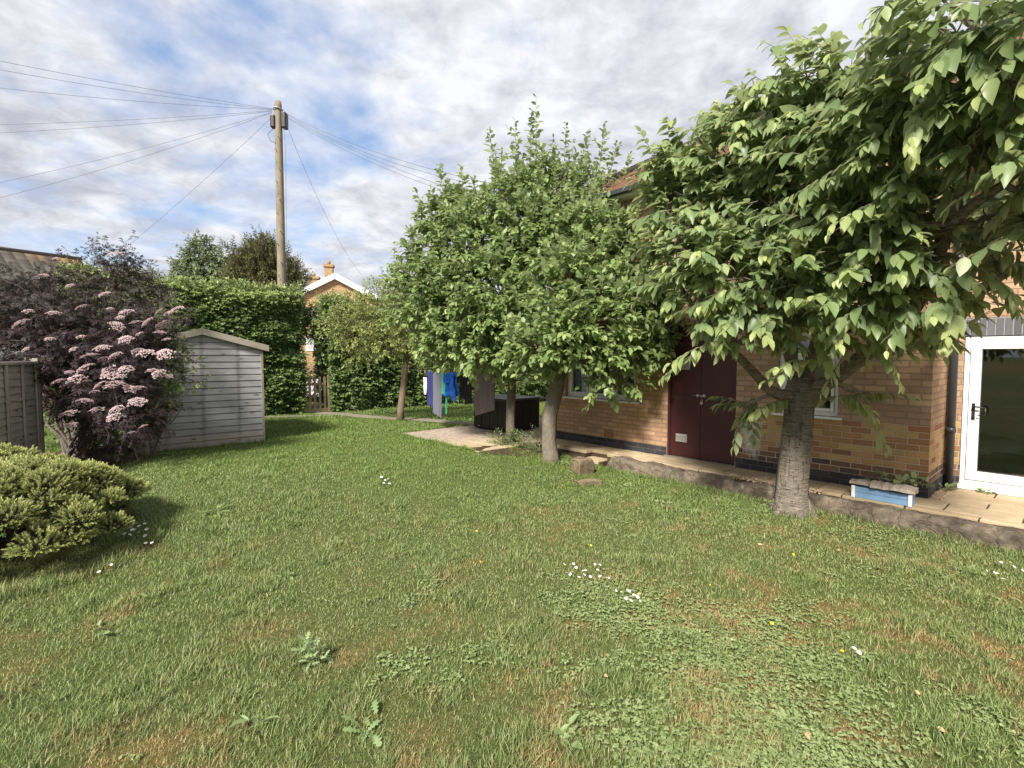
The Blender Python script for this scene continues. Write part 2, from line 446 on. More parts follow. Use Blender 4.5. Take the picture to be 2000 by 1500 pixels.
def _turf():
    m, t = newmat('turf')
    n = t.noise(t.obj, 1.1, 5, 0.6); f = t.noise(t.obj, 35, 6, 0.75)
    c = t.ramp(f, [(0.25, (0.035, 0.045, 0.014)), (0.5, (0.085, 0.105, 0.032)), (0.8, (0.19, 0.17, 0.08))])
    dry = t.n('ShaderNodeAttribute', attribute_name='dry').outputs['Fac']
    d2 = t.ramp(f, [(0.2, (0.08, 0.055, 0.022)), (0.6, (0.21, 0.14, 0.055)), (0.85, (0.34, 0.24, 0.12))])
    c = t.mix(dry, c, d2)
    principled(t, c, 0.95, t.bump(f, 1.0, 0.02), 0.1)
    return m
M['turf'] = _turf()

def _grass():
    m, t = newmat('grass_blades')
    rnd = t.geo.outputs['Random Per Island']
    c = t.ramp(rnd, [(0.0, (0.092, 0.13, 0.038)), (0.45, (0.19, 0.245, 0.08)), (0.78, (0.285, 0.335, 0.125)), (0.92, (0.31, 0.33, 0.15)), (1.0, (0.44, 0.38, 0.23))])
    dry = t.n('ShaderNodeAttribute', attribute_name='dry').outputs['Fac']
    dc = t.ramp(rnd, [(0.0, (0.19, 0.19, 0.065)), (0.35, (0.33, 0.26, 0.11)), (0.7, (0.44, 0.34, 0.18)), (1.0, (0.33, 0.19, 0.075))])
    c = t.mix(dry, c, dc)
    lush = t.n('ShaderNodeAttribute', attribute_name='lush').outputs['Fac']
    c = t.mix(lush, c, t.ramp(rnd, [(0, (0.085, 0.16, 0.03)), (.6, (0.19, 0.285, 0.06)), (1, (0.27, 0.36, 0.095))]))
    p = principled(t, c, 0.5, None, 0.3)
    tr = t.n('ShaderNodeBsdfTranslucent', {'Color': c})
    mx = t.n('ShaderNodeMixShader', {0: 0.3, 1: p.outputs[0], 2: tr.outputs[0]})
    t.nt.links.new(mx.outputs[0], t.out.inputs[0])
    return m
M['grass'] = _grass()

M['cherry_leaf'] = leafmat('cherry_leaf', (0.125, 0.185, 0.078), (0.225, 0.30, 0.13), (0.45, 0.50, 0.19), 0.42, 0.42, 1.3)
M['apple_leaf'] = leafmat('apple_leaf', (0.115, 0.185, 0.052), (0.25, 0.335, 0.11), (0.40, 0.46, 0.18), 0.45, 0.38, 1.35)
M['small_leaf'] = leafmat('yellow_green_leaf', (0.17, 0.22, 0.05), (0.28, 0.34, 0.085), (0.4, 0.43, 0.13), 0.5, 0.35)
M['hedge_leaf'] = leafmat('hedge_leaf', (0.075, 0.125, 0.038), (0.17, 0.245, 0.08), (0.31, 0.37, 0.12), 0.4, 0.28, 1.2)
M['elder_leaf'] = leafmat('elder_leaf', (0.026, 0.016, 0.024), (0.062, 0.036, 0.050), (0.075, 0.075, 0.045), 0.62, 0.2, 1.2, 0.25)
M['bush_leaf'] = leafmat('golden_conifer_leaf', (0.16, 0.2, 0.045), (0.26, 0.31, 0.08), (0.5, 0.52, 0.19), 0.55, 0.25)
M['conifer'] = leafmat('far_conifer_leaf', (0.06, 0.08, 0.03), (0.14, 0.15, 0.055), (0.26, 0.23, 0.08), 0.55, 0.2)
M['birch'] = leafmat('far_tree_leaf', (0.13, 0.17, 0.08), (0.22, 0.26, 0.13), (0.22, 0.26, 0.12), 0.5, 0.3)
M['shrub_leaf'] = leafmat('light_shrub_leaf', (0.08, 0.13, 0.035), (0.14, 0.2, 0.055), (0.24, 0.28, 0.08), 0.5, 0.3)
M['weed'] = leafmat('weed_leaf', (0.15, 0.205, 0.075), (0.24, 0.30, 0.125), (0.33, 0.38, 0.17), 0.5, 0.25)
M['rag'] = leafmat('ragwort_leaf', (0.17, 0.25, 0.10), (0.25, 0.34, 0.15), (0.28, 0.36, 0.15), 0.55, 0.25)
M['petal'] = leafmat('elder_petal', (0.60, 0.475, 0.48), (0.72, 0.61, 0.59), (0.60, 0.37, 0.42), 0.6, 0.35, 1.0, 0.2)
M['dead_leaf'] = plain('dead_leaf', (0.4, 0.27, 0.14), 0.7, 0.3, 40, 0.2)
M['daisy_white'] = plain('daisy_petal', (0.82, 0.82, 0.82), 0.6, 0.03, 30, 0.0)
M['yellow'] = plain('yellow_petal', (0.75, 0.52, 0.02), 0.5, 0.1, 30, 0.0)
M['cherry_bark'] = bark('cherry_bark', (0.10, 0.082, 0.064), (0.225, 0.19, 0.152), (4, 4, 5), 0.9, True)
M['apple_bark'] = bark('apple_bark', (0.11, 0.09, 0.07), (0.25, 0.215, 0.17), (10, 10, 3), 1.0, False, (0.13, 0.12, 0.075))
M['small_bark'] = bark('young_tree_bark', (0.13, 0.09, 0.062), (0.25, 0.185, 0.135), (10, 10, 4), 1.0)
M['twig'] = bark('twig_bark', (0.13, 0.105, 0.085), (0.26, 0.225, 0.19), (20, 20, 8), 0.4)
M['dark_twig'] = bark('dark_twig', (0.045, 0.032, 0.025), (0.11, 0.08, 0.06), (20, 20, 8), 0.4)
M['elder_bark'] = bark('elder_stem', (0.12, 0.095, 0.08), (0.22, 0.18, 0.155), (20, 20, 5), 0.6)
M['pole'] = weathered_wood('pole_wood', (0.17, 0.14, 0.105), (0.33, 0.28, 0.21), 'z')
M['blue_paint'] = plain('blue_paint', (0.2, 0.33, 0.5), 0.55, 0.1, 12, 0.1)

# ------------------------------------------------------------------ leaves
def leaf_template(kind):
    if kind == 'broad':
        u = [0.0, 0.12, 0.38, 0.68, 1.0]; w = [0, 0.33, 0.5, 0.36, 0]
        V = [(0, 0, 0)]
        for i in (1, 2, 3):
            z = -0.16 * u[i] ** 2 * 1.0
            V += [(u[i], w[i], z + 0.10 * w[i]), (u[i], 0, z - 0.02), (u[i], -w[i], z + 0.10 * w[i])]
        V.append((1.0, 0, -0.2))
        T = [(0, 2, 1), (0, 3, 2), (7, 8, 10), (8, 9, 10)]
        Q = [(1, 2, 5, 4), (2, 3, 6, 5), (4, 5, 8, 7), (5, 6, 9, 8)]
    elif kind == 'mid':
        V = [(0, 0, 0), (0.36, 0.5, 0.05), (0.40, 0, -0.04), (0.36, -0.5, 0.05), (0.74, 0.34, 0.0), (0.74, -0.34, 0.0), (1, 0, -0.16)]
        T = [(0, 2, 1), (0, 3, 2)]
        Q = [(1, 2, 6, 4), (2, 3, 5, 6)]
    elif kind == 'diamond':
        V = [(0, 0, 0), (0.42, 0.5, 0.08), (1, 0, -0.1), (0.42, -0.5, 0.08)]
        T = [(0, 2, 1), (0, 3, 2)]; Q = []
    elif kind == 'needle':
        V = [(0, 0.5, 0), (0, -0.5, 0), (0.55, -0.42, 0.03), (0.55, 0.42, 0.03), (1, 0, -0.02)]
        T = [(3, 2, 4)]; Q = [(0, 1, 2, 3)]
    elif kind == 'pinnate':    # narrow leaflets on a stalk
        V = []; T = []; Q = []
        def lf(bx, by, dx, dy, l, wd):
            n = len(V); px, py = -dy, dx
            V.extend([(bx, by, 0), (bx + dx * l * .45 + px * wd, by + dy * l * .45 + py * wd, .03), (bx + dx * l, by + dy * l, -.1), (bx + dx * l * .45 - px * wd, by + dy * l * .45 - py * wd, .03)])
            Q.append((n, n + 3, n + 2, n + 1))
        for k in (0.3, 0.62):
            lf(k, 0, .45, .9, .48, .085); lf(k, 0, .45, -.9, .48, .085)
        lf(0.72, 0, 1, .4, .32, .07); lf(0.72, 0, 1, -.4, .32, .07); lf(0.1, 0, 1, 0, .9, .05)
    elif kind == 'lobed':      # ragwort-like
        V = [(0, 0, 0)]; T = []; Q = []
        for i, (u, w) in enumerate([(0.1, .06), (.2, .3), (.3, .1), (.42, .42), (.52, .14), (.65, .5), (.76, .2), (.88, .34), (1, 0)]):
            V += [(u, w, .05 * w - .25 * u * u), (u, -w, .05 * w - .25 * u * u)]
        T = [(0, 2, 1)]
        for i in range(8): Q.append((1 + 2 * i, 2 + 2 * i, 4 + 2 * i, 3 + 2 * i))
    return np.array(V, float), np.array(T, int).reshape(-1, 3), np.array(Q, int).reshape(-1, 4)

def leaves_mesh(name, Ps, Ds, Ns, L, W, kind, mat, parent, tint=None, smooth=True, curl=None):
    V, T, Q = leaf_template(kind); n = len(Ps); k = len(V)
    D = nrm(Ds); S = nrm(np.cross(Ns, D)); N = np.cross(D, S)
    L = np.broadcast_to(L, (n,)); W = np.broadcast_to(W, (n,))
    cu = np.ones(n) if curl is None else curl
    P = (Ps[:, None, :] + D[:, None, :] * (V[None, :, 0] * L[:, None])[..., None]
         + S[:, None, :] * (V[None, :, 1] * W[:, None])[..., None]
         + N[:, None, :] * (V[None, :, 2] * L[:, None] * cu[:, None])[..., None]).reshape(-1, 3)
    base = (np.arange(n) * k)[:, None, None]
    F = []
    if len(T): F.append((T[None] + base).reshape(-1, 3))
    if len(Q): F.append((Q[None] + base).reshape(-1, 4))
    at_ = {'tint': np.repeat(np.zeros(n) if tint is None else tint, k)}
    return np_mesh(name, P, F, mat, parent, at_, smooth)

UP = np.array([0, 0, 1.0])
def shoot_leaves(O, D, Ln, nl, leafL, leafW, droop=0.2, hang=0.3, two_rank=False, rng=RNG, ang=(0.7, 1.2), nnoise=0.45):
    n = len(O); D = nrm(D)
    s = (np.arange(nl) + 0.7)[None, :] / nl + rng.uniform(-.25, .25, (n, nl)) / nl
    s = np.clip(s, 0.02, 1.02)
    pos = O[:, None] + D[:, None] * (Ln[:, None] * s)[..., None] - UP * (droop * Ln[:, None] * s ** 2)[..., None]
    tan = nrm(D[:, None] - UP * (2 * droop * s)[..., None])
    ref = np.where(np.abs(tan[..., 2:3]) > 0.95, np.array([1.0, 0, 0]), UP)
    side = nrm(np.cross(tan, ref)); upv = np.cross(side, tan)
    kk = np.arange(nl)[None, :]
    if two_rank: az = (kk % 2) * math.pi + rng.normal(0, .45, (n, nl))
    else: az = 2.4 * kk + rng.uniform(0, 6.28, (n, 1)) + rng.normal(0, .4, (n, nl))
    rad = side * np.cos(az)[..., None] + upv * np.sin(az)[..., None]
    a = rng.uniform(ang[0], ang[1], (n, nl)) * (1 - 0.45 * s)
    ld = tan * np.cos(a)[..., None] + rad * np.sin(a)[..., None] - UP * (hang * rng.uniform(.5, 1.4, (n, nl)))[..., None]
    nr = UP * 0.9 + upv * 0.5 + rng.normal(0, nnoise, (n, nl, 3)) + tan * 0.25
    sz = (1 - 0.45 * np.clip((s - .55) / .45, 0, 1) ** 2) * rng.uniform(.65, 1.15, (n, nl)) * np.clip(s * 4 + .55, 0, 1)
    L = leafL * sz; W = leafW * sz * rng.uniform(.85, 1.1, (n, nl))
    tint = np.clip((s - .6) * 2.2, 0, 1) * rng.uniform(.2, 1, (n, 1))
    f = lambda q: q.reshape(-1, q.shape[-1]) if q.ndim == 3 else q.reshape(-1)
    return dict(P=f(pos), D=f(ld), N=f(nr), L=f(L), W=f(W), tint=f(tint))

def cat(ds):
    return {k: np.concatenate([d[k] for d in ds]) for k in ds[0]}

def put_leaves(name, d, kind, mat, parent, smooth=True):
    return leaves_mesh(name, d['P'], d['D'], d['N'], d['L'], d['W'], kind, mat, parent, d['tint'], smooth, RNG.uniform(.3, 1.7, len(d['P'])))

def twigs_np(O, D, Ln, r, droop):
    """three-sided tapering twigs, vectorised -> V, F"""
    n = len(O); D = nrm(D); rings = []
    for s, k in ((0, 1.0), (.5, .7), (1.0, .25)):
        c = O + D * (Ln * s)[:, None] - UP * (droop * Ln * s ** 2)[:, None]
        t = nrm(D - UP * (2 * droop * s)); ref = np.where(np.abs(t[:, 2:3]) > .95, np.array([1.0, 0, 0]), UP)
        sd = nrm(np.cross(t, ref)); u = np.cross(sd, t)
        for j in range(3):
            a = j * 2.094
            rings.append(c + (sd * math.cos(a) + u * math.sin(a)) * (np.broadcast_to(r, (n,)) * k)[:, None])
    V = np.stack(rings, 1).reshape(-1, 3); base = (np.arange(n) * 9)[:, None]
    F = []
    for i in (0, 3):
        for j in range(3):
            F.append(base + np.array([[i + j, i + (j + 1) % 3, i + 3 + (j + 1) % 3, i + 3 + j]]))
    return V, np.concatenate(F)

def lobe_shoots(lobes, dens, rng=RNG, upb=0.3, inner=0.35, noise=0.4, push=0.78, zsq=0.9):
    O = []; D = []
    for (c, r) in lobes:
        n = max(4, int(dens * r * r))
        d = nrm(rng.normal(0, 1, (n, 3)))
        q = rng.uniform(inner ** 2, 1, n) ** .5
        O.append(c + d * (r * q * push)[:, None] * np.array([1, 1, zsq]))
        D.append(nrm(d + UP * upb + rng.normal(0, noise, (n, 3))))
    return np.concatenate(O), np.concatenate(D)

def limb(mb, p, q, r0, r1, wig=0.06, n=7, bow=0.0, sides=8):
    p = np.array(p, float); q = np.array(q, float); L = np.linalg.norm(q - p)
    pts = []
    for i in range(n):
        s = i / (n - 1)
        w = math.sin(s * math.pi)
        pts.append(p + (q - p) * s + np.array([random.uniform(-1, 1), random.uniform(-1, 1), random.uniform(-1, 1)]) * wig * L * w + UP * bow * L * w)
    mb.tube(pts, np.linspace(r0, r1, n), sides)
    return pts

def branches_obj(name, mb, tw, mat, parent):
    """limbs of a MB plus vectorised twigs in one mesh"""
    V0 = np.array(mb.v, float).reshape(-1, 3)
    f4 = np.array([f for f in mb.f if len(f) == 4], int).reshape(-1, 4)
    Vt, Ft = tw
    V = np.concatenate([V0, Vt]); F = [np.concatenate([f4, Ft + len(V0)])]
    return np_mesh(name, V, F, mat, parent, None, True)

# ------------------------------------------------------------------ ground
def dryness(x, y):
    d = vnoise(x, y, 2.6, 1) * .34 + vnoise(x, y, 7.0, 4) * .36 + vnoise(x, y, 19.0, 14) * .30
    near = np.clip((4.6 - y) / 2.6, 0, 1)
    far = np.clip((y - 4.5) / 3, 0, 1)
    rt = np.clip((x + 0.8) / 2.0, 0, 1)
    k = sstep((d - 0.585 + 0.05 * near + 0.05 * rt - 0.2 * far) / 0.17)
    return k * np.clip(0.45 + near * .35 + .3 * rt, 0, .95)

# regions without grass, in house (t, b) coordinates
def on_hard(x, y, m=0.0):
    t, b = tb(x, y)
    k = (b > -0.78 - m) & (t < 4.15)                      # wall, narrow strip
    k |= (b > -0.9 - m) & (t >= 4.15) & (t < 5.75)
    k |= (b > -2.13 - m) & (t >= 5.7) & (t < 8.5 + m) & (b < 3.0)
    k |= (b > 0) & (t < 6.05)
    return k

P_PATH = [np.array(p) for p in [(-5.55, 14.65), (-0.6, 12.15)]]
def on_path(x, y):
    a, c = P_PATH; d = c - a; L = np.linalg.norm(d); d = d / L
    s = (x - a[0]) * d[0] + (y - a[1]) * d[1]; n = -(x - a[0]) * d[1] + (y - a[1]) * d[0]
    k = (s > -.1) & (s < L + 0.6) & (np.abs(n) < 0.22)
    return k

SHED_R = np.array([-4.76, 9.76]); SHED_W = 1.98
SHED_L = SHED_R - B2 * SHED_W
def in_shed(x, y):
    dx = x - SHED_L[0]; dy = y - SHED_L[1]
    u = dx * B2[0] + dy * B2[1]; v = dx * A2[0] + dy * A2[1]
    return (u > -.03) & (u < SHED_W + .03) & (v > -.03) & (v < 2.4)

HEDGE0 = np.array([-5.72, 14.75])    # gate centre
def hedge_sd(x, y):
    dx = x - HEDGE0[0]; dy = y - HEDGE0[1]
    return dx * B2[0] + dy * B2[1], dx * A2[0] + dy * A2[1]

# ground sheet: fine lattice near, reaching the horizon
xs = np.concatenate([[-2500, -600, -150, -60, -30, -20], np.arange(-14, 9.01, 0.2), [14, 22, 40, 120, 600, 2500]])
ys = np.concatenate([[-2500, -600, -120, -40, -15, -6], np.arange(-3, 17.01, 0.2), [20, 26, 40, 80, 200, 700, 2500]])
X, Y = np.meshgrid(xs, ys); Z = lawn_z(X, Y)
tt, bb = tb(X, Y)
Z = np.where((bb > -0.6), np.minimum(Z, -0.06) - 0.14, Z)
Z = np.where((tt > 5.75) & (tt < 8.45) & (bb > -2.0) & (bb < 2.9), -0.1, Z)
V = np.stack([X, Y, Z], -1).reshape(-1, 3); nx = len(xs)
ii, jj = np.meshgrid(np.arange(len(ys) - 1), np.arange(nx - 1), indexing='ij'); b0 = (ii * nx + jj).ravel()
F = np.stack([b0, b0 + 1, b0 + nx + 1, b0 + nx], 1)
g = np_mesh('lawn_ground', V, [F], M['turf'], None, {'dry': dryness(V[:, 0], V[:, 1])}, True)
tag(g, kind='structure')

# grass blades
def make_grass():
    bands = [(1.5, 2.6, 12500, .0031), (2.6, 3.6, 11500, .0036), (3.6, 5.0, 8500, .0044), (5.0, 7.0, 6000, .0056), (7.0, 9.5, 3600, .006), (9.5, 13.2, 2300, .0085), (13.2, 17.5, 1100, .011)]
    Xs = []; Ys = []; Ws = []
    rng = np.random.default_rng(21)
    for (y0, y1, dens, w) in bands:
        xl = lambda y: -(1.06 * y + 0.9)
        xr = lambda y: np.minimum(1.06 * y + 0.9, 6)
        half = 1.06 * y1 + .9
        n = int(dens * (y1 - y0) * 2 * half)
        x = rng.uniform(-half, half, n); y = rng.uniform(y0, y1, n)
        k = (x > xl(y)) & (x < xr(y)) & ~on_hard(x, y, -0.02) & ~on_path(x, y) & ~in_shed(x, y)
        s, d = hedge_sd(x, y); k &= (d < 0.1)
        k &= ~((x < -7.1) & (y < 8.0)) & (x > -11)
        x, y = x[k], y[k]
        # clumping
        c = vnoise(x, y, 9, 7) * .6 + vnoise(x, y, 26, 8) * .4
        k = c + rng.uniform(0, .6, len(x)) > 0.50
        Xs.append(x[k]); Ys.append(y[k]); Ws.append(np.full(k.sum(), w))
    # longer fringe along the wall foot, trunks and edges
    fx = []
    for (t0, t1, b0, b1, n) in ((-2.5, 4.1, -.95, -.77, 5200), (4.1, 5.7, -1.05, -.9, 900), (5.75, 8.6, -2.2, -2.12, 1500), (8.5, 8.6, -2.1, 1, 600)):
        t = rng.uniform(t0, t1, n); b = rng.uniform(b0, b1, n) + .1 * (vnoise(t, t, 3, 3) - .5)
        fx.append(np.stack([C0[0] + A2[0] * t + B2[0] * b, C0[1] + A2[1] * t + B2[1] * b], 1))
    for (cx, cy, r, n) in ((CH[0], CH[1], .34, 900), (AP2[0], AP2[1], .4, 900), (AP1[0], AP1[1], .45, 600), (ST[0], ST[1], .2, 250)):
        a = rng.uniform(0, 6.28, n); q = r * rng.uniform(.3, 1, n)
        fx.append(np.stack([cx + q * np.cos(a), cy + q * np.sin(a)], 1))
    u = rng.uniform(0, SHED_W + .3, 900); fx.append(np.stack([SHED_L[0] + B2[0] * u - A2[0] * rng.uniform(.02, .12, 900), SHED_L[1] + B2[1] * u - A2[1] * rng.uniform(.02, .12, 900)], 1))
    a = rng.uniform(-1.6, 1.2, 2600); q = rng.uniform(.96, 1.12, 2600); fx.append(np.stack([BUSH[0] + .98 * q * np.cos(a), BUSH[1] + .95 * q * np.sin(a)], 1))
    fx = np.concatenate(fx); nf = len(fx)
    Xs.append(fx[:, 0]); Ys.append(fx[:, 1]); Ws.append(np.full(nf, .0038))
    x = np.concatenate(Xs); y = np.concatenate(Ys); w = np.concatenate(Ws); n = len(x)
    long_ = np.zeros(n); long_[-nf:] = 1
    dry = dryness(x, y)
    lush = np.clip(sstep((y - 5.0) / 4.5) * .8 + .35 * (vnoise(x, y, .8, 11) - .4), 0, 1) * (1 - dry)
    h = (.014 + .016 * vnoise(x, y, 2.2, 5) + .014 * vnoise(x, y, 7, 6)) * rng.uniform(.6, 1.5, n)
    h *= (1 - .25 * dry)
    tuft = sstep((vnoise(x, y, 2.9, 13) * .6 + vnoise(x, y, 7.3, 23) * .4 - .56) / .14); h *= .85 + 1.0 * tuft
    tall = rng.random(n) < .012; h[tall] *= 2.0
    h += long_ * rng.uniform(.02, .085, n)
    a = rng.uniform(0, 6.28, n) + 0
    lean = rng.uniform(.15, 1.35, n) ; bend = rng.uniform(.1, .9, n)
    hd = np.stack([np.cos(a), np.sin(a), np.zeros(n)], 1)
    sd = np.stack([-np.sin(a), np.cos(a), np.zeros(n)], 1)
    tw = rng.uniform(-.8, .8, n); sd = nrm(sd + hd * tw[:, None])
    z = lawn_z(x, y) - .004
    P = np.stack([x, y, z], 1)
    d1 = nrm(UP + hd * lean[:, None] * .7); d2 = nrm(UP + hd * (lean + bend)[:, None])
    w = w * rng.uniform(.7, 1.4, n)
    m1 = P + d1 * (h * .55)[:, None]; tip = m1 + d2 * (h * .5)[:, None]
    Vv = np.stack([P + sd * (w / 2)[:, None], P - sd * (w / 2)[:, None], m1 - sd * (w * .42)[:, None], m1 + sd * (w * .42)[:, None], tip], 1).reshape(-1, 3)
    b = (np.arange(n) * 5)[:, None]
    Fq = b + np.array([[0, 1, 2, 3]]); Ft = b + np.array([[3, 2, 4]])
    print('grass blades', n)
    o = np_mesh('lawn_grass', Vv, [Fq, Ft], M['grass'], None, {'dry': np.repeat(dry, 5), 'lush': np.repeat(lush, 5)}, False)
    tag(o, 'rough green lawn grass with dry brown patches', 'grass', kind='stuff')

# key plant positions
CH = ground_at(1546, 1000)[:2]; AP2 = ground_at(1076, 901)[:2]; AP1 = ground_at(998, 866)[:2]; ST = ground_at(782, 823)[:2]
BUSH = np.array([-4.42, 4.5])
make_grass()

# creeping low leaves (clover, buttercup) in patches
def make_cover():
    rng = np.random.default_rng(5); n = 130000
    y = rng.uniform(1.7, 8.0, n); x = rng.uniform(-1, 1, n) * (1.05 * y + .3)
    t, b = tb(x, y)
    q = vnoise(x, y, 1.3, 21) * .6 + vnoise(x, y, 4, 22) * .4
    cx = np.exp(-(((x - 1.35) / 1.0) ** 2 + ((y - 3.1) / 1.0) ** 2)) * .40 + np.exp(-(((x + .2) / .8) ** 2 + ((y - 4.0) / .5) ** 2)) * .12 + np.exp(-(((x - 1.9) / .7) ** 2 + ((y - 7.0) / .6) ** 2)) * .2
    q = q * .75 + vnoise(x, y, 11, 25) * .25
    k = (q + cx - .22 * (x < -.8) > .665 + rng.uniform(-.05, .22, n)) & ~on_hard(x, y, .04)
    x, y = x[k], y[k]; m = len(x); print('cover', m)
    a0 = rng.uniform(0, 6.28, m); r = rng.uniform(.006, .0145, m)
    z = lawn_z(x, y) + rng.uniform(.004, .034, m)
    ds = []
    for j in range(3):
        a = a0 + j * 2.1
        d = np.stack([np.cos(a), np.sin(a), rng.uniform(-.3, .35, m)], 1)
        N = UP + rng.normal(0, .25, (m, 3))
        ds.append(dict(P=np.stack([x, y, z], 1), D=d, N=N, L=r * 1.25, W=r * 1.2, tint=rng.uniform(0, .6, m)))
    o = put_leaves('clover_patch', cat(ds), 'mid', M['weed'], None)
    tag(o, 'low creeping clover and buttercup leaves spreading through the lawn', 'ground cover', kind='stuff')
make_cover()

# ------------------------------------------------------------------ paving (in house coordinates)
ROTH = math.atan2(A2[1], A2[0])
HOUSE_LOC = (C0[0], C0[1], 0)

def paving():
    mb = MB(); rng = random.Random(4)
    def slab(x0, x1, y0, y1, z=0.0):
        g = 0.008; dz = rng.uniform(-.004, .004); tl = rng.uniform(-.003, .003)
        a, b, c, d = (x0 + g, y0 + g), (x1 - g, y0 + g), (x1 - g, y1 - g), (x0 + g, y1 - g)
        i = .006
        low = [(p[0], p[1], z - .05) for p in (a, b, c, d)]
        e = [(p[0], p[1], z - .006 + dz) for p in (a, b, c, d)]
        top = [(x0 + g + i, y0 + g + i, z + dz + tl), (x1 - g - i, y0 + g + i, z + dz - tl), (x1 - g - i, y1 - g - i, z + dz - tl), (x0 + g + i, y1 - g - i, z + dz + tl)]
        fs = [(8, 9, 10, 11)]
        for k in range(4):
            k2 = (k + 1) % 4
            fs += [(k, k2, 4 + k2, 4 + k), (4 + k, 4 + k2, 8 + k2, 8 + k)]
        mb.add(low + e + top, fs)
    # local x = along the house (t), local y = -b (towards the lawn)
    def field(x0, x1, y0, y1, w=.6, d=.45, z=0.0, first=0.0):
        r = 0; y = y0
        while y < y1 - .02:
            ye = min(y + d, y1); x = x0 - (0.3 if r % 2 else 0.0) - first
            while x < x1 - .01:
                xa = max(x, x0); xe = min(x + w, x1)
                if xe - xa > .04: slab(xa, xe, y, ye, z)
                x += w
            y += d; r += 1
    field(-5.0, 4.15, 0.012, 0.57, .6, .40)                 # strip by the wall
    field(-5.0, -0.012, -0.885, 0.012, .9, .30)              # in front of the glazed door
    field(4.15, 5.7, 0.012, 0.45, .6, .44)
    field(4.55, 5.7, 0.45, 0.62, .6, .40)
    field(5.7, 8.5, -3.0, 2.1, .6, .45)                     # terrace round the end of the house
    field(4.15, 4.55, 0.45, 0.78, .45, .33, -0.11)
    o = mb.build('paving', M['slab'], None)
    o.location = HOUSE_LOC; o.rotation_euler = (0, 0, ROTH); tag(o, kind='structure')
    mb = MB()
    mb.box((-5, -.88, -.5), (4.14, .56, -.02)); mb.box((4.14, 0.0, -.5), (5.7, .44, -.02)); mb.box((4.56, .44, -.5), (5.7, .61, -.02)); mb.box((5.7, -3, -.5), (8.49, 2.09, -.022))
    mb.box((4.14, .44, -.5), (4.56, .77, -.13))
    o = mb.build('paving_bed', M['soil'], None)
    o.location = HOUSE_LOC; o.rotation_euler = (0, 0, ROTH); tag(o, kind='structure')
paving()

def path():
    mb = MB(); a, c = P_PATH; d = nrm(c - a); n = np.array([-d[1], d[0]]); L = np.linalg.norm(c - a)
    k = 24; vs = []; fs = []
    for i in range(k + 1):
        p = a + d * (L + .7) * i / k
        for s in (-1, 1):
            w = .27 + .05 * random.uniform(-1, 1)
            q = p + n * s * w; vs += [(q[0], q[1], float(lawn_z(*q)) + .012)]
    for i in range(k): fs.append((2 * i, 2 * i + 2, 2 * i + 3, 2 * i + 1)[::-1])
    mb.add(vs, fs)
    # thin edging that runs on to the shed
    p, q = np.array([-6.9, 13.55]), np.array([-4.6, 14.05])
    dd = nrm(q - p); nn = np.array([-dd[1], dd[0]]) * .05
    mb.hexa([(*(p - nn), -.03), (*(q - nn), -.03), (*(q + nn), -.03), (*(p + nn), -.03), (*(p - nn), .035), (*(q - nn), .035), (*(q + nn), .035), (*(p + nn), .035)])
    tag(mb.build('garden_path', M['concrete'], None), kind='structure')
    mb = MB(); vs = [(-14, 17.2, 0.03), (2, 26, 0.03), (-6, 40, 0.03), (-30, 30, 0.03)]
    mb.add(vs, [(0, 1, 2, 3)])
    tag(mb.build('driveway', M['pale_concrete'], None), kind='structure')
    # soil under the apple trees and under the elder
    mb = MB()
    def blob(cx, cy, rx, ry, z):
        vs = [(cx, cy, z + .03)] ; m = 26
        for i in range(m):
            a_ = 6.283 * i / m; q = random.uniform(.85, 1.15)
            x_, y_ = cx + rx * q * math.cos(a_), cy + ry * q * math.sin(a_)
            vs.append((x_, y_, float(lawn_z(x_, y_)) + .008))
        mb.add(vs, [(0, 1 + i, 1 + (i + 1) % m) for i in range(m)])
    blob(.25, 8.95, .95, .38, -.06); blob(-6.9, 8.1, 1.3, .9, 0)
    tag(mb.build('soil_bed', M['soil'], None), kind='structure')
path()

# ------------------------------------------------------------------ the house
def wall_boxes(mb, x0, x1, z0, z1, y0, y1, ops):
    ops = sorted(ops)
    x = x0
    for (a, b, c, d) in ops:
        if a > x: mb.box((x, y0, z0), (a, y1, z1))
        if c > z0: mb.box((a, y0, z0), (b, y1, c))
        if d < z1: mb.box((a, y0, d), (b, y1, z1))
        x = b
    if x < x1: mb.box((x, y0, z0), (x1, y1, z1))

def uv_planar(o, fn):
    me = o.data; uv = me.uv_layers.new(name='uv')
    for p in me.polygons:
        for li in p.loop_indices:
            uv.data[li].uv = fn(me.vertices[me.loops[li].vertex_index].co, p)

def roof_uv(o):
    me = o.data; uv = me.uv_layers.new(name='uv')
    for p in me.polygons:
        n = p.normal; s = n.cross(Vector((0, 0, 1)))
        if s.length < 1e-4: s = Vector((1, 0, 0))
        s.normalize(); d = n.cross(s)
        z0 = max(me.vertices[v].co.dot(d) for v in p.vertices)
        for li in p.loop_indices:
            c = me.vertices[me.loops[li].vertex_index].co
            uv.data[li].uv = (c.dot(s), z0 - c.dot(d))

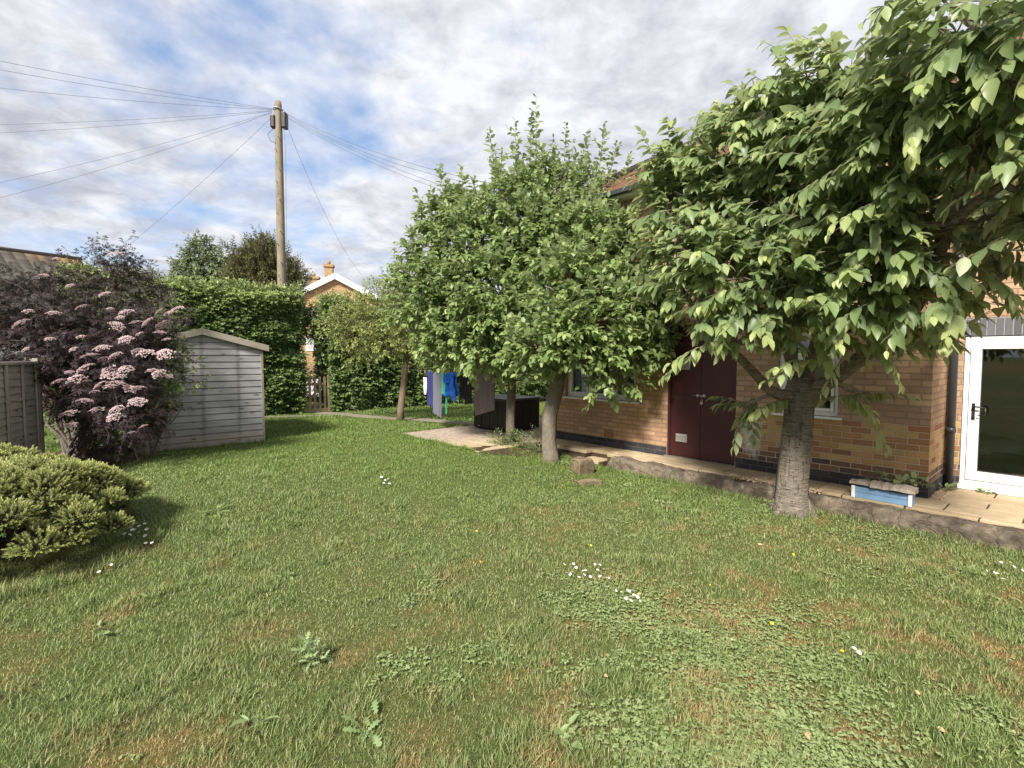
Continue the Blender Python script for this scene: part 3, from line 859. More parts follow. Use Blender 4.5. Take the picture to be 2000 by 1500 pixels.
def window(parent, x0, x1, z0, z1, mull=(), transom=None, yf=-0.07, label=None):
    mb = MB(); w = .055
    d0, d1 = yf - .05, yf + .012
    def rect(a, b, c, d, ww, e0, e1):
        mb.box((a, e0, c), (a + ww, e1, d)); mb.box((b - ww, e0, c), (b, e1, d))
        mb.box((a + ww, e0, c), (b - ww, e1, c + ww)); mb.box((a + ww, e0, d - ww), (b - ww, e1, d))
    rect(x0 + .002, x1 - .002, z0 + .002, z1 - .002, w, d0, d1)
    for m_ in mull: mb.box((m_ - .03, d0, z0 + w), (m_ + .03, d1 - .002, z1 - w))
    xs_ = [x0 + w] + [m_ for m_ in mull] + [x1 - w]
    for i in range(len(xs_) - 1):
        a = xs_[i] + (.03 if i else 0); b = xs_[i + 1] - (.03 if i < len(xs_) - 2 else 0)
        zt = transom if transom else z1 - w
        rect(a + .004, b - .004, z0 + w + .004, zt - .004, .04, d0 + .01, d1 + .012)
        if transom:
            mb.box((a, d0, zt), (b, d1 - .002, zt + .05)); rect(a + .004, b - .004, zt + .054, z1 - w - .004, .035, d0 + .01, d1 + .012)
    f = mb.build('window', M['white'], parent, .004)
    m2 = MB(); m2.box((x0 + w, yf - .034, z0 + w), (x1 - w, yf - .026, z1 - w)); m2.build('pane', M['glass'], f)
    m3 = MB(); m3.prism([(x0 - .05, z0 - .002), (x0 - .05, z0 - .032), (x1 + .05, z0 - .032), (x1 + .05, z0 - .002)], -.06, .05); m3.build('sill', M['white'], f, .005)
    m4 = MB()
    m4.box((x0 + .03, yf - .9, z0 - .1), (x1 - .03, yf - .88, z1 + .1))
    m4.build('room_backing', M['dark_room'], f)
    return f

house = thing('brick_house', 'two storey buff brick house with maroon side door and white windows behind the trees', 'house', HOUSE_LOC, ROTH)
mb = MB()
OPS = [(0.93, 1.67, .85, 1.95), (2.24, 3.36, -.02, 2.12), (3.95, 5.6, .85, 1.95)]
# ground floor and upper floor faces
wall_boxes(mb, 0.0, 6.05, -.4, 2.3, -.28, 0.0, OPS)
wall_boxes(mb, 0.0, 6.05, 2.3, 4.45, -.28, 0.0, [(0.9, 1.95, 2.62, 3.75), (4.2, 5.4, 2.62, 3.75)])
mb.box((0.0, -.89, -.4), (.25, -.28, 4.45))                    # return wall of the recess
wall_boxes(mb, -5.0, 0.0, -.4, 4.45, -1.17, -.89, [(-2.25, -.15, .05, 2.09)])
mb.box((5.77, -6.6, -.4), (6.05, -.28, 4.45)); mb.box((-5.0, -6.6, -.4), (5.77, -6.32, 4.45)); mb.box((-5.28, -6.6, -.4), (-5.0, -.89, 4.45))
mb.build('wall', M['brick'], house)
for a, b in (((0.021, -.02, -.38), (2.23, .003, .15)), ((3.37, -.02, -.38), (6.029, .003, .15)), ((-.003, -.886, -.38), (.02, .003, .15)), ((-.15, -.91, -.38), (-.004, -.887, .15)), ((6.03, -6, -.38), (6.054, .003, .15))):
    mb = MB(); mb.box(a, b); mb.build('plinth', M['plinth'], house)
mb = MB(); mb.box((-2.3, -.93, 1.873), (-.03, -.886, 2.088)); mb.build('lintel', M['soldier'], house)
# hipped roof
mb = MB(); e = .28; X0, X1, Y0, Y1 = -5.3 - e, 6.05 + e, -6.6 - e, 0 + e
rz = 4.42 + .58 * (Y1 - Y0) / 2; ym = (Y0 + Y1) / 2; hx = (Y1 - Y0) / 2
P4 = [(X0, Y1, 4.42), (X1, Y1, 4.42), (X1, Y0, 4.42), (X0, Y0, 4.42), (X0 + hx, ym, rz), (X1 - hx, ym, rz)]
mb.add(P4, [(1, 0, 4, 5), (2, 1, 5), (3, 2, 5, 4), (0, 3, 4)])
rf = mb.build('roof', M['house_tile'], house); roof_uv(rf)
so = rf.modifiers.new('thick', 'SOLIDIFY'); so.thickness = .05
mb = MB()
for p, q in ((4, 5), (5, 1), (5, 2), (4, 0), (4, 3)): mb.tube([np.array(P4[p]) + UP * .02, (np.array(P4[p]) + np.array(P4[q])) / 2 + UP * .02, np.array(P4[q]) + UP * .02], .09, 8)
mb.build('ridge_tiles', M['house_tile'], rf)
mb = MB(); mb.box((X0 + .04, Y0 + .04, 4.3), (X1 - .04, Y1 - .04, 4.40)); mb.build('soffit', M['white'], house)
mb = MB(); mb.bar((X0, Y1 + .05, 4.36), (X1, Y1 + .05, 4.36), .11, .07); mb.build('gutter', M['grey_pipe'], house)
tag(window(house, .93, 1.67, .85, 1.95, (), 1.58))
window(house, 3.95, 5.6, .85, 1.95, (4.5, 5.05), 1.6)
window(house, .9, 1.95, 2.62, 3.75, (1.42,), 3.35)
window(house, 4.2, 5.4, 2.62, 3.75, (4.8,), 3.35)

# maroon door
mb = MB()
mb.box((2.243, -.12, .0), (2.285, -.002, 2.117)); mb.box((3.315, -.12, .0), (3.357, -.002, 2.117)); mb.box((2.285, -.12, 1.80), (3.315, -.002, 1.85)); mb.box((2.285, -.12, 2.07), (3.315, -.002, 2.117)); mb.box((2.285, -.09, 1.85), (3.315, -.03, 2.07))
door = mb.build('door', M['maroon'], house, .004)
for a, b in ((2.288, 2.798), (2.802, 3.312)):
    mb = MB(); mb.box((a, -.075, .03), (b, -.02, 1.797)); mb.build('door_leaf', M['maroon'], door, .003)
def vent(x, z):
    mb = MB(); w, h = .19, .13
    mb.box((x, -.02, z), (x + w, -.008, z + h))
    for i in range(7):
        zz = z + .014 + i * .0152
        mb.hexa([(x + .012, -.008, zz), (x + w - .012, -.008, zz), (x + w - .012, .004, zz - .006), (x + .012, .004, zz - .006), (x + .012, -.008, zz + .009), (x + w - .012, -.008, zz + .009), (x + w - .012, .006, zz - .002), (x + .012, .006, zz - .002)])
    mb.build('vent', M['vent'], door)
M['vent'] = plain('vent_metal', (0.46, 0.44, 0.40), 0.5, .15, 20, .1)
vent(3.02, .26); vent(2.99, 1.42)
M['strap'] = plain('strap_metal', (.05, .03, .032), .5, .4, 30, .3)
for a, b in ((2.30, 2.66), (2.95, 3.30)):
    mb = MB(); mb.box((a, -.021, .955), (b, -.014, .995)); mb.build('strap_hinge', M['strap'], door)
mb = MB(); mb.tube([(2.70, -.005, 1.02), (2.93, -.005, 1.02)], .008, 8); mb.box((2.72, -.02, 1.0), (2.76, .004, 1.04)); mb.box((2.82, -.02, 1.0), (2.86, .004, 1.04)); mb.tube([(2.77, -.005, 1.02), (2.77, .03, 1.0)], .007, 6)
mb.build('bolt', M['steel'], door)
mb = MB(); mb.box((2.75, -.004, .885), (2.79, .014, .93)); mb.tube([(2.757, .005, .93), (2.757, .005, .955), (2.77, .005, .966), (2.783, .005, .955), (2.783, .005, .93)], .0045, 6)
M['brass'] = plain('padlock_brass', (.5, .42, .28), .35, .15, 30, .1, metal=.7)
mb.build('padlock', M['brass'], door, .003)
mb = MB(); mb.box((2.2, -.1, -.06), (3.4, .05, .02)); mb.build('doorstep', M['concrete'], door, .008)

# glazed patio door in the recess
mb = MB()
y0, y1 = -.99, -.90; zx0, zx1 = .07, 1.868
def prect(a, b, c, d, ww, e0, e1):
    mb.box((a, e0, c), (a + ww, e1, d)); mb.box((b - ww, e0, c), (b, e1, d)); mb.box((a + ww, e0, c), (b - ww, e1, c + ww)); mb.box((a + ww, e0, d - ww), (b - ww, e1, d))
prect(-2.2, -.155, zx0, zx1, .05, y0, y1)
prect(-1.17, -.21, zx0 + .055, zx1 - .055, .10, y0 + .01, y1 + .02)
prect(-2.145, -1.185, zx0 + .055, zx1 - .055, .10, y0 - .03, y1 - .03)
pd = mb.build('patio_door', M['white'], house, .005)
mb = MB(); mb.box((-1.07, -.952, zx0 + .155), (-.31, -.944, zx1 - .155)); mb.box((-2.045, -.982, zx0 + .155), (-1.285, -.974, zx1 - .155)); mb.build('pane', M['glass'], pd)
mb = MB(); mb.box((-2.2, -1.0, .0), (-.14, -.86, .066)); mb.build('threshold', M['white'], pd, .006)
mb = MB(); mb.box((-.275, -.879, .86), (-.245, -.868, 1.06)); mb.tube([(-.26, -.868, 1.02), (-.26, -.835, 1.02), (-.30, -.83, 1.02), (-.37, -.83, 1.01)], .010, 8); mb.tube([(-.26, -.868, .90), (-.26, -.85, .90)], .012, 8)
mb.tube([(-.37, -.83, 1.01), (-.372, -.835, .93), (-.30, -.84, .92)], .008, 6)
mb.build('handle', M['black_plastic'], pd)
mb = MB()
mb.box((-3.0, -4.5, -.03), (.2, -1.2, .0)); mb.box((-3.0, -4.55, 0), (.2, -4.5, 2.3)); mb.box((.2, -4.5, 0), (.25, -1.2, 2.3)); mb.box((-3.05, -4.5, 0), (-3.0, -1.2, 2.3)); mb.box((-3.0, -4.5, 2.3), (.2, -1.2, 2.33))
mb.build('interior_room', M['dark_room'], house)
# downpipe and air brick
mb = MB(); mb.tube([(-.065, -.835, .0), (-.065, -.835, 2.2), (-.065, -.835, 4.35)], .041, 14)
dp = mb.build('downpipe', M['grey_pipe'], house)
for z in (.72, 2.2, 3.6):
    mb = MB(); mb.tube([(-.065, -.835, z - .03), (-.065, -.835, z + .03)], .05, 14); mb.box((-.085, -.886, z - .02), (-.045, -.84, z + .02)); mb.build('bracket', M['grey_pipe'], dp)
mb = MB()
mb.box((4.44, -.02, .165), (4.655, .004, .30))
for i in range(5): mb.box((4.45, .004, .178 + i * .024), (4.645, .010, .190 + i * .024))
M['terracotta'] = plain('terracotta', (.3, .15, .085), .8, .2, 30, .3)
mb.build('air_brick', M['terracotta'], house)

# dining table seen through the glass
tbp = hw(-1.3, 2.3)
tbl = thing('dining_table', 'pale legged table with wooden top standing inside the glazed door', 'table', (tbp[0], tbp[1], 0), ROTH)
mb = MB(); mb.box((-.6, -.45, .72), (.6, .45, .76)); mb.build('table_top', M['table_top'], tbl, .005)
for sx in (-1, 1):
    for sy in (-1, 1):
        mb = MB(); mb.box((sx * .54 - .035, sy * .39 - .035, 0), (sx * .54 + .035, sy * .39 + .035, .72)); mb.build('leg', M['white'], tbl, .004)

# ------------------------------------------------------------------ low stone wall, rocks, planter
def stone_wall():
    mb = MB(); rng = np.random.default_rng(8)
    nx_, prof = 420, []
    # profile round the section: front bottom -> front top -> back top -> back bottom
    sec = [(.80, -.34), (.79, -.22), (.785, -.14), (.78, -.07), (.765, -.012), (.72, .004), (.66, .006), (.60, .004), (.575, -.01), (.575, -.34)]
    sec = [(a, b) for a, b in sec]
    xs_ = np.linspace(-3.2, 3.95, nx_); vs = []; fs = []
    for i, x in enumerate(xs_):
        for j, (yy, zz) in enumerate(sec):
            n1 = float(vnoise(x * 4.2, j * 0.9, 1, 31)) - .5; n2 = float(vnoise(x * 11, j * 1.7, 1, 32)) - .5 + .7 * (float(vnoise(x * 23, j * 3.1, 1, 37)) - .5)
            k = 1.0 if j < 9 else .2
            lump = 0.0
            if x > 2.9: lump = .028 * math.sin((x - 2.9) / .52 * math.pi) ** 2 * (1 if 3 < j < 9 else .3)
            vs.append((x, yy + (.055 * n1 + .034 * n2) * k, zz + ((.035 * n1 + .022 * n2) * k if j > 2 else 0) + lump - (.02 if j > 2 else 0)))
    m = len(sec)
    for i in range(nx_ - 1):
        for j in range(m - 1):
            fs.append((i * m + j, i * m + j + 1, (i + 1) * m + j + 1, (i + 1) * m + j))
    fs.append(tuple(range(m))); fs.append(tuple((nx_ - 1) * m + j for j in range(m - 1, -1, -1)))
    mb.smooth = True; mb.add(vs, fs)
    o = mb.build('stone_wall', M['stone'], None)
    o.location = HOUSE_LOC; o.rotation_euler = (0, 0, ROTH)
    tag(o, 'low rough stone retaining wall between the lawn and the paving', 'wall')
stone_wall()

def rock(name, c, r, label, mat=None, seed=1, flat=1.0, rz=0):
    bm = bmesh.new(); bmesh.ops.create_icosphere(bm, subdivisions=4, radius=1)
    rr = random.Random(seed)
    for v in bm.verts:
        p = v.co
        k = 1 + .35 * (float(vnoise(p.x * 1.3 + p.z, p.y * 1.3 - p.z, 1.2, seed)) - .5) + .12 * (float(vnoise(p.x * 4, p.y * 4 + p.z * 3, 1, seed + 2)) - .5)
        v.co = Vector((max(-.66, min(.66, p.x)) * 1.2 * r[0] * k, max(-.66, min(.66, p.y)) * 1.2 * r[1] * k, max(-.6, min(.62 + .12 * p.x, p.z)) * r[2] * k))
    me = bpy.data.meshes.new(name); bm.to_mesh(me); bm.free()
    for p in me.polygons: p.use_smooth = True
    o = link(name, me, mat or M['rock']); o.location = c; o.rotation_euler = (0, 0, rz)
    return tag(o, label, 'rock')
p = at(1137, 907, 7.95); rock('rock', (p[0], p[1], -.10), (.18, .15, .21), 'upright sandstone block beside the gap in the low wall', seed=3, rz=.5)
p = ground_at(1150, 944); rock('stepping_stone', (p[0], p[1], p[2] + .005), (.22, .14, .05), 'flat brown stone sunk in the lawn below the wall gap', seed=9, rz=.2)
p = ground_at(212, 888); rock('stone_slab', (p[0], p[1], p[2] + .06), (.38, .15, .12), 'long grey stone lying under the purple elder', M['stone'], 11, rz=.25)

# planter box with a rotten plank on it and strawberry plants behind
ppl = hw(.32, -.46)
pl = thing('planter_box', 'small blue wooden planter with white corner posts on the paving', 'planter', (ppl[0], ppl[1], 0), ROTH)
W_, D_, H_ = .55, .18, .125
for nm, a, b in (('panel', (-W_ / 2, D_ / 2 - .018, .0), (W_ / 2, D_ / 2, .061)), ('panel', (-W_ / 2, D_ / 2 - .018, .064), (W_ / 2, D_ / 2, H_)), ('panel', (-W_ / 2, -D_ / 2, 0), (W_ / 2, -D_ / 2 + .018, H_)),
                 ('panel', (-W_ / 2, -D_ / 2 + .018, 0), (-W_ / 2 + .018, D_ / 2 - .018, H_)), ('panel', (W_ / 2 - .018, -D_ / 2 + .018, 0), (W_ / 2, D_ / 2 - .018, H_))):
    mb = MB(); mb.box(a, b); mb.build(nm, M['blue_paint'], pl, .003)
for sx in (-1, 1):
    mb = MB(); mb.box((sx * (W_ / 2 - .01) - .018, D_ / 2 + .001, -.0), (sx * (W_ / 2 - .01) + .018, D_ / 2 + .02, H_ + .01)); mb.build('corner_post', M['white'], pl, .003)
mb = MB(); mb.box((-W_ / 2 + .02, -D_ / 2 + .02, .01), (W_ / 2 - .02, D_ / 2 - .02, .10)); mb.build('soil', M['soil'], pl)
# rotten plank
mb = MB(); nseg = 26; vs = []; fs = []
for i in range(nseg + 1):
    x = -.31 + .62 * i / nseg
    n1 = float(vnoise(x * 9, 0, 1, 41)) - .5; n2 = float(vnoise(x * 23, 3, 1, 42)) - .5
    fy = .115 + .05 * n1 + .025 * n2 + (.02 if x < .1 else -.03); by = -.03 + .02 * n2; zt = .055 + .02 * n2 - .012 * (x > .1)
    vs += [(x, by, 0), (x, fy, .012 + .03 * n1), (x, fy - .015, .042 + .04 * n2), (x, fy * .5, zt + .02 * n1), (x, by, zt + .01)]
for i in range(nseg):
    for j in range(5):
        k = (j + 1) % 5; fs.append((i * 5 + j, (i + 1) * 5 + j, (i + 1) * 5 + k, i * 5 + k))
fs += [(4, 3, 2, 1, 0), tuple(nseg * 5 + j for j in range(5))]
mb.add(vs, fs); lg = mb.build('wood_plank', M['log'], None)
lg.location = (ppl[0], ppl[1], H_ + .012); lg.rotation_euler = (0, 0, ROTH); tag(lg, 'weathered rotten plank lying on top of the blue planter', 'plank')

def rosette(name, label, cat_, base, n, L, W, kind, mat, lift=(.3, 1.0), spread=.05, group=None, hgt=.0, seed=1, stems=True):
    rng = np.random.default_rng(seed); o = thing(name, label, cat_, tuple(base), 0, group)
    a = rng.uniform(0, 6.28, n); el = rng.uniform(lift[0], lift[1], n)
    d = np.stack([np.cos(a) * np.cos(el), np.sin(a) * np.cos(el), np.sin(el)], 1)
    P = np.stack([rng.normal(0, spread, n), rng.normal(0, spread, n), rng.uniform(0, hgt + .001, n)], 1)
    l = L * rng.uniform(.6, 1.1, n)
    N = UP + rng.normal(0, .3, (n, 3))
    stem = rng.uniform(.15, .5, n) * l if stems else np.zeros(n)
    lf = put_leaves('leaves', dict(P=P + d * stem[:, None], D=d - UP * .25, N=N, L=l, W=W * l / L, tint=rng.uniform(0, .6, n)), kind, mat, o)
    if stems:
        Vt, Ft = twigs_np(P, d, stem + l * .1, .0022, 0.0); st = np_mesh('leaf_stalks', Vt, [Ft], M['weed'], None, None, True)
        bm = bmesh.new(); bm.from_mesh(lf.data); k0 = len(bm.faces); bm.from_mesh(st.data)
        bm.to_mesh(lf.data); bm.free(); lf.data.materials.append(M['weed'])
        mi = np.zeros(len(lf.data.polygons), np.int32); mi[k0:] = 1; lf.data.polygons.foreach_set('material_index', mi); lf.data.update()
        me_ = st.data; bpy.data.objects.remove(st); bpy.data.meshes.remove(me_)
    return o
pb = hw(.2, -.22); rosette('strawberry_plant', 'leafy strawberry plant growing behind the rotten plank at the house wall', 'plant', (pb[0], pb[1], .12), 70, .085, .065, 'mid', M['weed'], (.2, 1.3), .11, hgt=.14, seed=2)
pb = hw(.42, -.2); rosette('tall_weed', 'thin leggy weed rising against the brickwork behind the planter', 'plant', (pb[0], pb[1], .05), 22, .06, .03, 'pinnate', M['hedge_leaf'], (.3, 1.4), .05, hgt=.32, seed=4)
pb = hw(-.05, .62); rosette('fern_weed', 'small green weed at the foot of the dark downpipe', 'plant', (pb[0], pb[1], 0), 16, .13, .045, 'mid', M['weed'], (.2, 1.1), .02, seed=6)
pb = hw(-.42, .80); rosette('threshold_weed', 'tiny pale weed sprouting below the glazed door threshold', 'plant', (pb[0], pb[1], 0), 14, .07, .03, 'mid', M['rag'], (.2, 1.0), .02, seed=7)
# gravel by the corner
def gravel():
    rng = np.random.default_rng(2); mb = MB()
    for i in range(260):
        t = rng.uniform(-.13, -.01); b = rng.uniform(.02, .55); q = hw(t, b, rng.uniform(-.015, .012)); r = rng.uniform(.008, .02)
        a = rng.uniform(0, 3); c, s = math.cos(a) * r, math.sin(a) * r
        mb.add([q + np.array(v) for v in ((c, s, 0), (-s, c, 0), (-c, -s, 0), (s, -c, 0), (0, 0, r * .8), (0, 0, -r))], [(0, 1, 4), (1, 2, 4), (2, 3, 4), (3, 0, 4), (1, 0, 5), (2, 1, 5), (3, 2, 5), (0, 3, 5)])
    for i in range(420):
        t = rng.uniform(.9, 2.0); b = -.6 + rng.uniform(-.05, .04); q = hw(t, b, rng.uniform(-.015, .02)); r = rng.uniform(.008, .022)
        a = rng.uniform(0, 3); c, s = math.cos(a) * r, math.sin(a) * r
        mb.add([q + np.array(v) for v in ((c, s, 0), (-s, c, 0), (-c, -s, 0), (s, -c, 0), (0, 0, r * .8), (0, 0, -r))], [(0, 1, 4), (1, 2, 4), (2, 3, 4), (3, 0, 4), (1, 0, 5), (2, 1, 5), (3, 2, 5), (0, 3, 5)])
    M['gravel'] = plain('gravel', (.42, .31, .2), .9, .3, 30, .2)
    tag(mb.build('gravel', M['gravel'], None), 'loose buff gravel at the house corner and along the wall top', 'gravel', kind='stuff')
gravel()

# ------------------------------------------------------------------ shed
shed = thing('garden_shed', 'grey weathered timber garden shed with a shallow pitched roof', 'shed', (SHED_L[0], SHED_L[1], -.02), math.atan2(B2[1], B2[0]))
W = SHED_W; HE, HP, DP = 1.84, 2.10, 2.3
def roof_h(x): return HE + (HP - HE) * (1 - abs(x - W / 2) / (W / 2))
mb = MB(); bh = .1175; nb = 18
for i in range(nb):
    z0 = .02 + i * bh; z1 = z0 + bh
    # clip to the gable
    def clip(z):
        if z <= HE: return 0.0, W
        k = (z - HE) / (HP - HE) * W / 2
        return k, W - k
    a0, b0_ = clip(z0); a1, b1_ = clip(min(z1, HP - .005))
    if z0 > HP - .02: break
    zt = min(z1, HP - .005)
    vs = [(a0, -.020, z0 + .010), (b0_, -.020, z0 + .010), (b1_, -.010, zt - .006), (a1, -.010, zt - .006), (a0, .01, z0), (b0_, .01, z0), (b1_, .01, zt), (a1, .01, zt), (a0, -.012, z0), (b0_, -.012, z0)]
    fs = [(0, 1, 2, 3), (8, 9, 1, 0), (3, 2, 6, 7), (9, 8, 4, 5), (4, 7, 6, 5), (8, 0, 3, 7, 4), (1, 9, 5, 6, 2)]
    if zt < HP - .01 and i < nb:
        vs += [(a1, -.002, zt - .004), (b1_, -.002, zt - .004)]
    mb.add(vs, fs)
mb.build('front_wall', M['shed'], shed)
mb = MB()
mb.box((.0, .012, .0), (.02, DP, HE)); mb.box((W - .02, .012, 0), (W, DP, HE)); mb.prism([(0, 0), (W, 0), (W, HE), (W / 2, HP), (0, HE)], DP, DP + .02)
mb.build('side_wall', M['shed'], shed)
for x in (-.012, W - .028):
    mb = MB(); mb.box((x, -.034, .0), (x + .042, .012, HE - .04)); mb.build('corner_trim', M['shedtrimz'], shed, .003)
# roof boards with felt
mb = MB(); ov = .11; th = .022
for s in (-1, 1):
    xe = W / 2 + s * (W / 2 + ov); ze = HE - (HP - HE) / (W / 2) * ov
    sl = (HP - HE) / (W / 2)
    vs = [(W / 2, -.06, HP + .01), (xe, -.06, ze + .01), (xe, DP + .06, ze + .01), (W / 2, DP + .06, HP + .01)]
    vs += [(x, y, z + th) for x, y, z in vs]
    if s == 1: mb.hexa(vs)
    else: mb.hexa([vs[i] for i in (1, 0, 3, 2, 5, 4, 7, 6)])
mb.build('roof', M['felt'], shed)
for s in (-1, 1):
    xe = W / 2 + s * (W / 2 + ov); sl = (HP - HE) / (W / 2); ze = HE - sl * ov
    mb = MB(); hgt = .115
    xm = W / 2 + s * .002
    poly = [(xm, HP + .045 - hgt), (xe, ze + .045 - hgt), (xe, ze + .045), (xm, HP + .045)]
    if s == -1: poly = poly[::-1]
    mb.prism(poly, -.083, -.061); mb.build('bargeboard', M['shedtrim'], shed, .003)

# ------------------------------------------------------------------ left fence
fp = np.array([-6.98, 7.5]); fdir = nrm(np.array([.40, -.917]))
fence = thing('fence_panel', 'grey waney lap fence panel with battens and a thick post', 'fence', (fp[0], fp[1], 0), math.atan2(fdir[1], fdir[0]) - math.pi / 2)
# local y runs along the fence towards the viewer, local +x faces ... the lawn side
FH = 1.56; FL = 1.85
mb = MB(); mb.box((-.05, -.05, -.05), (.05, .05, FH + .04)); mb.build('post', M['fencez'], fence, .006)
mb = MB(); mb.box((-.05, FL + .05, -.05), (.05, FL + .15, FH + .04)); mb.build('post', M['fencez'], fence, .006)
mb = MB(); nsl = 15; vs = []
for i in range(nsl):
    z0 = .06 + i * .098; k = 14
    lo = []; 
    for j in range(k + 1):
        y = .055 + (FL - .01) * j / k
        wv = .018 * (float(vnoise(y * 3, i * 7.7, 1, 51)) - .5) * 2
        lo.append((y, z0 + wv - .012))
    vs = []; fs = []
    for (y, z) in lo: vs += [(-.024, y, z), (-.014, y, z), (.008, y, z0 + .118), (.0, y, z0 + .118)]
    for j in range(k):
        a = j * 4; b = a + 4
        fs += [(a, a + 1, b + 1, b), (a + 1, a + 2, b + 2, b + 1), (a + 3, a, b, b + 3), (a + 2, a + 3, b + 3, b + 2)]
    mb.add(vs, fs)
mb.build('slats', M['fence'], fence)
for y in (.07, .48, .93, 1.4, FL - .01):
    mb = MB(); mb.box((-.052, y, .03), (-.026, y + .045, FH - .05)); mb.build('batten', M['fencez'], fence, .003)
mb = MB(); mb.box((-.058, .052, FH - .045), (.03, FL + .04, FH - .005)); mb.build('top_rail', M['fence'], fence, .003)
mb = MB(); mb.box((-.056, .052, .0), (.03, FL + .04, .045)); mb.build('bottom_rail', M['fence'], fence, .003)
# the battens should face the lawn: local -x
fence.rotation_euler = (0, 0, math.atan2(fdir[1], fdir[0]) - math.pi / 2)

# ------------------------------------------------------------------ hedge and gate
def hedge(name, label, s0, s1, top, seed, bulges=()):
    rng = np.random.default_rng(seed); o = thing(name, label, 'hedge', (*(HEDGE0 + B2 * (s0 + s1) / 2), 0), 0)
    org = np.array([*(HEDGE0 + B2 * (s0 + s1) / 2), 0])
    L = s1 - s0; T = 1.1
    def world(s, d, z): return np.stack([HEDGE0[0] + B2[0] * s + A2[0] * d, HEDGE0[1] + B2[1] * s + A2[1] * d, z], 1)
    def wob(a, b, k): return .28 * (vnoise(a, b, .8, seed) - .5) + .26 * (vnoise(a, b * 1.6, 2.3, seed + k) - .5) + .14 * (vnoise(a, b * 2.0, 6, seed + k) - .5)
    ds = []
    def face(n, kind):
        u = rng.uniform(0, 1, n); v = rng.uniform(0, 1, n) ** .95
        dep = np.abs(rng.normal(0, .09, n))
        if kind == 'front': s = s0 + L * u; z = .04 + v * (top(s) - .06); d = -.12 + wob(s, z, 1) + dep + .16 * np.clip((z / top(s) - .8) / .2, 0, 1) ** 2 - .0; nn = np.stack([-A2[0] * np.ones(n), -A2[1] * np.ones(n), .25 * np.ones(n)], 1)
        elif kind == 'back': s = s0 + L * u; z = .04 + v * (top(s) - .06); d = T + wob(s, z, 2) - dep; nn = np.stack([A2[0] * np.ones(n), A2[1] * np.ones(n), .25 * np.ones(n)], 1)
        elif kind == 'top': s = s0 + L * u; d = T * v; z = top(s) + wob(s, d, 3) + .12 * (vnoise(s, d, 5, 9) - .5) - dep + .05; nn = np.tile(UP, (n, 1))
        else:
            sg = -1 if kind == 'end0' else 1; ss = s0 if sg < 0 else s1
            d = T * u; z = .04 + v * (top(np.full(n, ss)) - .06); s = ss + sg * wob(d, z, 4) - sg * dep; nn = np.tile(np.array([*(B2 * sg), .2]), (n, 1))
        P = world(s, d, z) - org
        D = nrm(nn * .55 + rng.normal(0, .55, (n, 3)) - UP * .25); N = nn + UP * .7 + rng.normal(0, .4, (n, 3))
        l = rng.uniform(.06, .12, n)
        tint = np.clip((z - top(s) + .75) / .75, 0, 1) ** 1.2 * rng.uniform(.3, .95, n) + .12 * rng.random(n)
        ds.append(dict(P=P, D=D, N=N, L=l, W=l * rng.uniform(.6, .8, n), tint=tint))
    hgt = float(np.mean(top(np.linspace(s0, s1, 9))))
    face(int(L * hgt * 1500), 'front'); face(int(L * hgt * 350), 'back'); face(int(L * T * 1100), 'top'); face(int(T * hgt * 800), 'end0'); face(int(T * hgt * 800), 'end1')
    # horizontal sprays standing out of the face
    n = int(L * hgt * 120); s = s0 + L * rng.random(n); z = .1 + rng.random(n) * (top(s) - .15)
    kk = vnoise(s, z * 2.2, 2.6, seed + 9) > .42; s, z = s[kk], z[kk]; n = len(s)
    O = world(s, -.05 + wob(s, z, 1), z) - org; Dv = nrm(np.tile(np.array([-A2[0], -A2[1], .12]), (n, 1)) + rng.normal(0, .45, (n, 3)) * np.array([1, 1, .5]))
    sl = shoot_leaves(O, Dv, rng.uniform(.12, .3, n), 9, .095, .062, .12, .2, True, rng); sl['tint'] = np.clip(sl['tint'] * .5 + np.clip((sl['P'][:, 2] - 2.7) / .8, 0, .7), 0, 1); ds.append(sl)
    # protruding top shoots
    n = int(L * 60); s = rng.uniform(s0, s1, n); d = rng.uniform(0, T, n)
    O = world(s, d, top(s) - .05) - org; Dv = nrm(UP + rng.normal(0, .3, (n, 3)))
    Ls = rng.uniform(.1, .42, n)
    sl = shoot_leaves(O, Dv, Ls, 8, .085, .056, .05, .1, rng=rng); sl['tint'] = np.clip(sl['tint'] + .5, 0, 1); ds.append(sl)
    if bulges:
        O, Dv = lobe_shoots([(np.array([*(HEDGE0 + B2 * a + A2 * b), c]) - org, r) for a, b, c, r in bulges], 700, rng, .2, inner=.1)
        ds.append(shoot_leaves(O, Dv, rng.uniform(.1, .3, len(O)), 9, .09, .06, .1, .3, rng=rng))
    put_leaves('foliage', cat(ds), 'diamond', M['hedge_leaf'], o, False)
    # woody inside
    mb = MB()
    ns = max(4, int(L / .32))
    for i in range(ns):
        s = s0 + .15 + (L - .3) * i / max(1, ns - 1)
        for k in range(2):
            sp = s + random.uniform(-.1, .1); dd = .3 + .45 * k + random.uniform(-.08, .08)
            h_ = float(top(np.array([sp]))[0]) - .3
            p0 = world(np.array([sp]), np.array([dd]), np.array([-.05]))[0] - org; p1 = world(np.array([sp + random.uniform(-.2, .2)]), np.array([dd]), np.array([h_]))[0] - org
            limb(mb, p0, p1, .035, .008, .05, 6, 0, 6)
    # dense twig mass
    n = int(L * hgt * 160); s = rng.uniform(s0 + .12, s1 - .12, n); d = rng.uniform(.16, T - .16, n); z = rng.uniform(.05, hgt - .25, n)
    O = world(s, d, z) - org; Dv = nrm(rng.normal(0, 1, (n, 3)) + UP * .4)
    branches_obj('branches', mb, twigs_np(O, Dv, rng.uniform(.2, .5, n), .006, .05), M['dark_twig'], o)
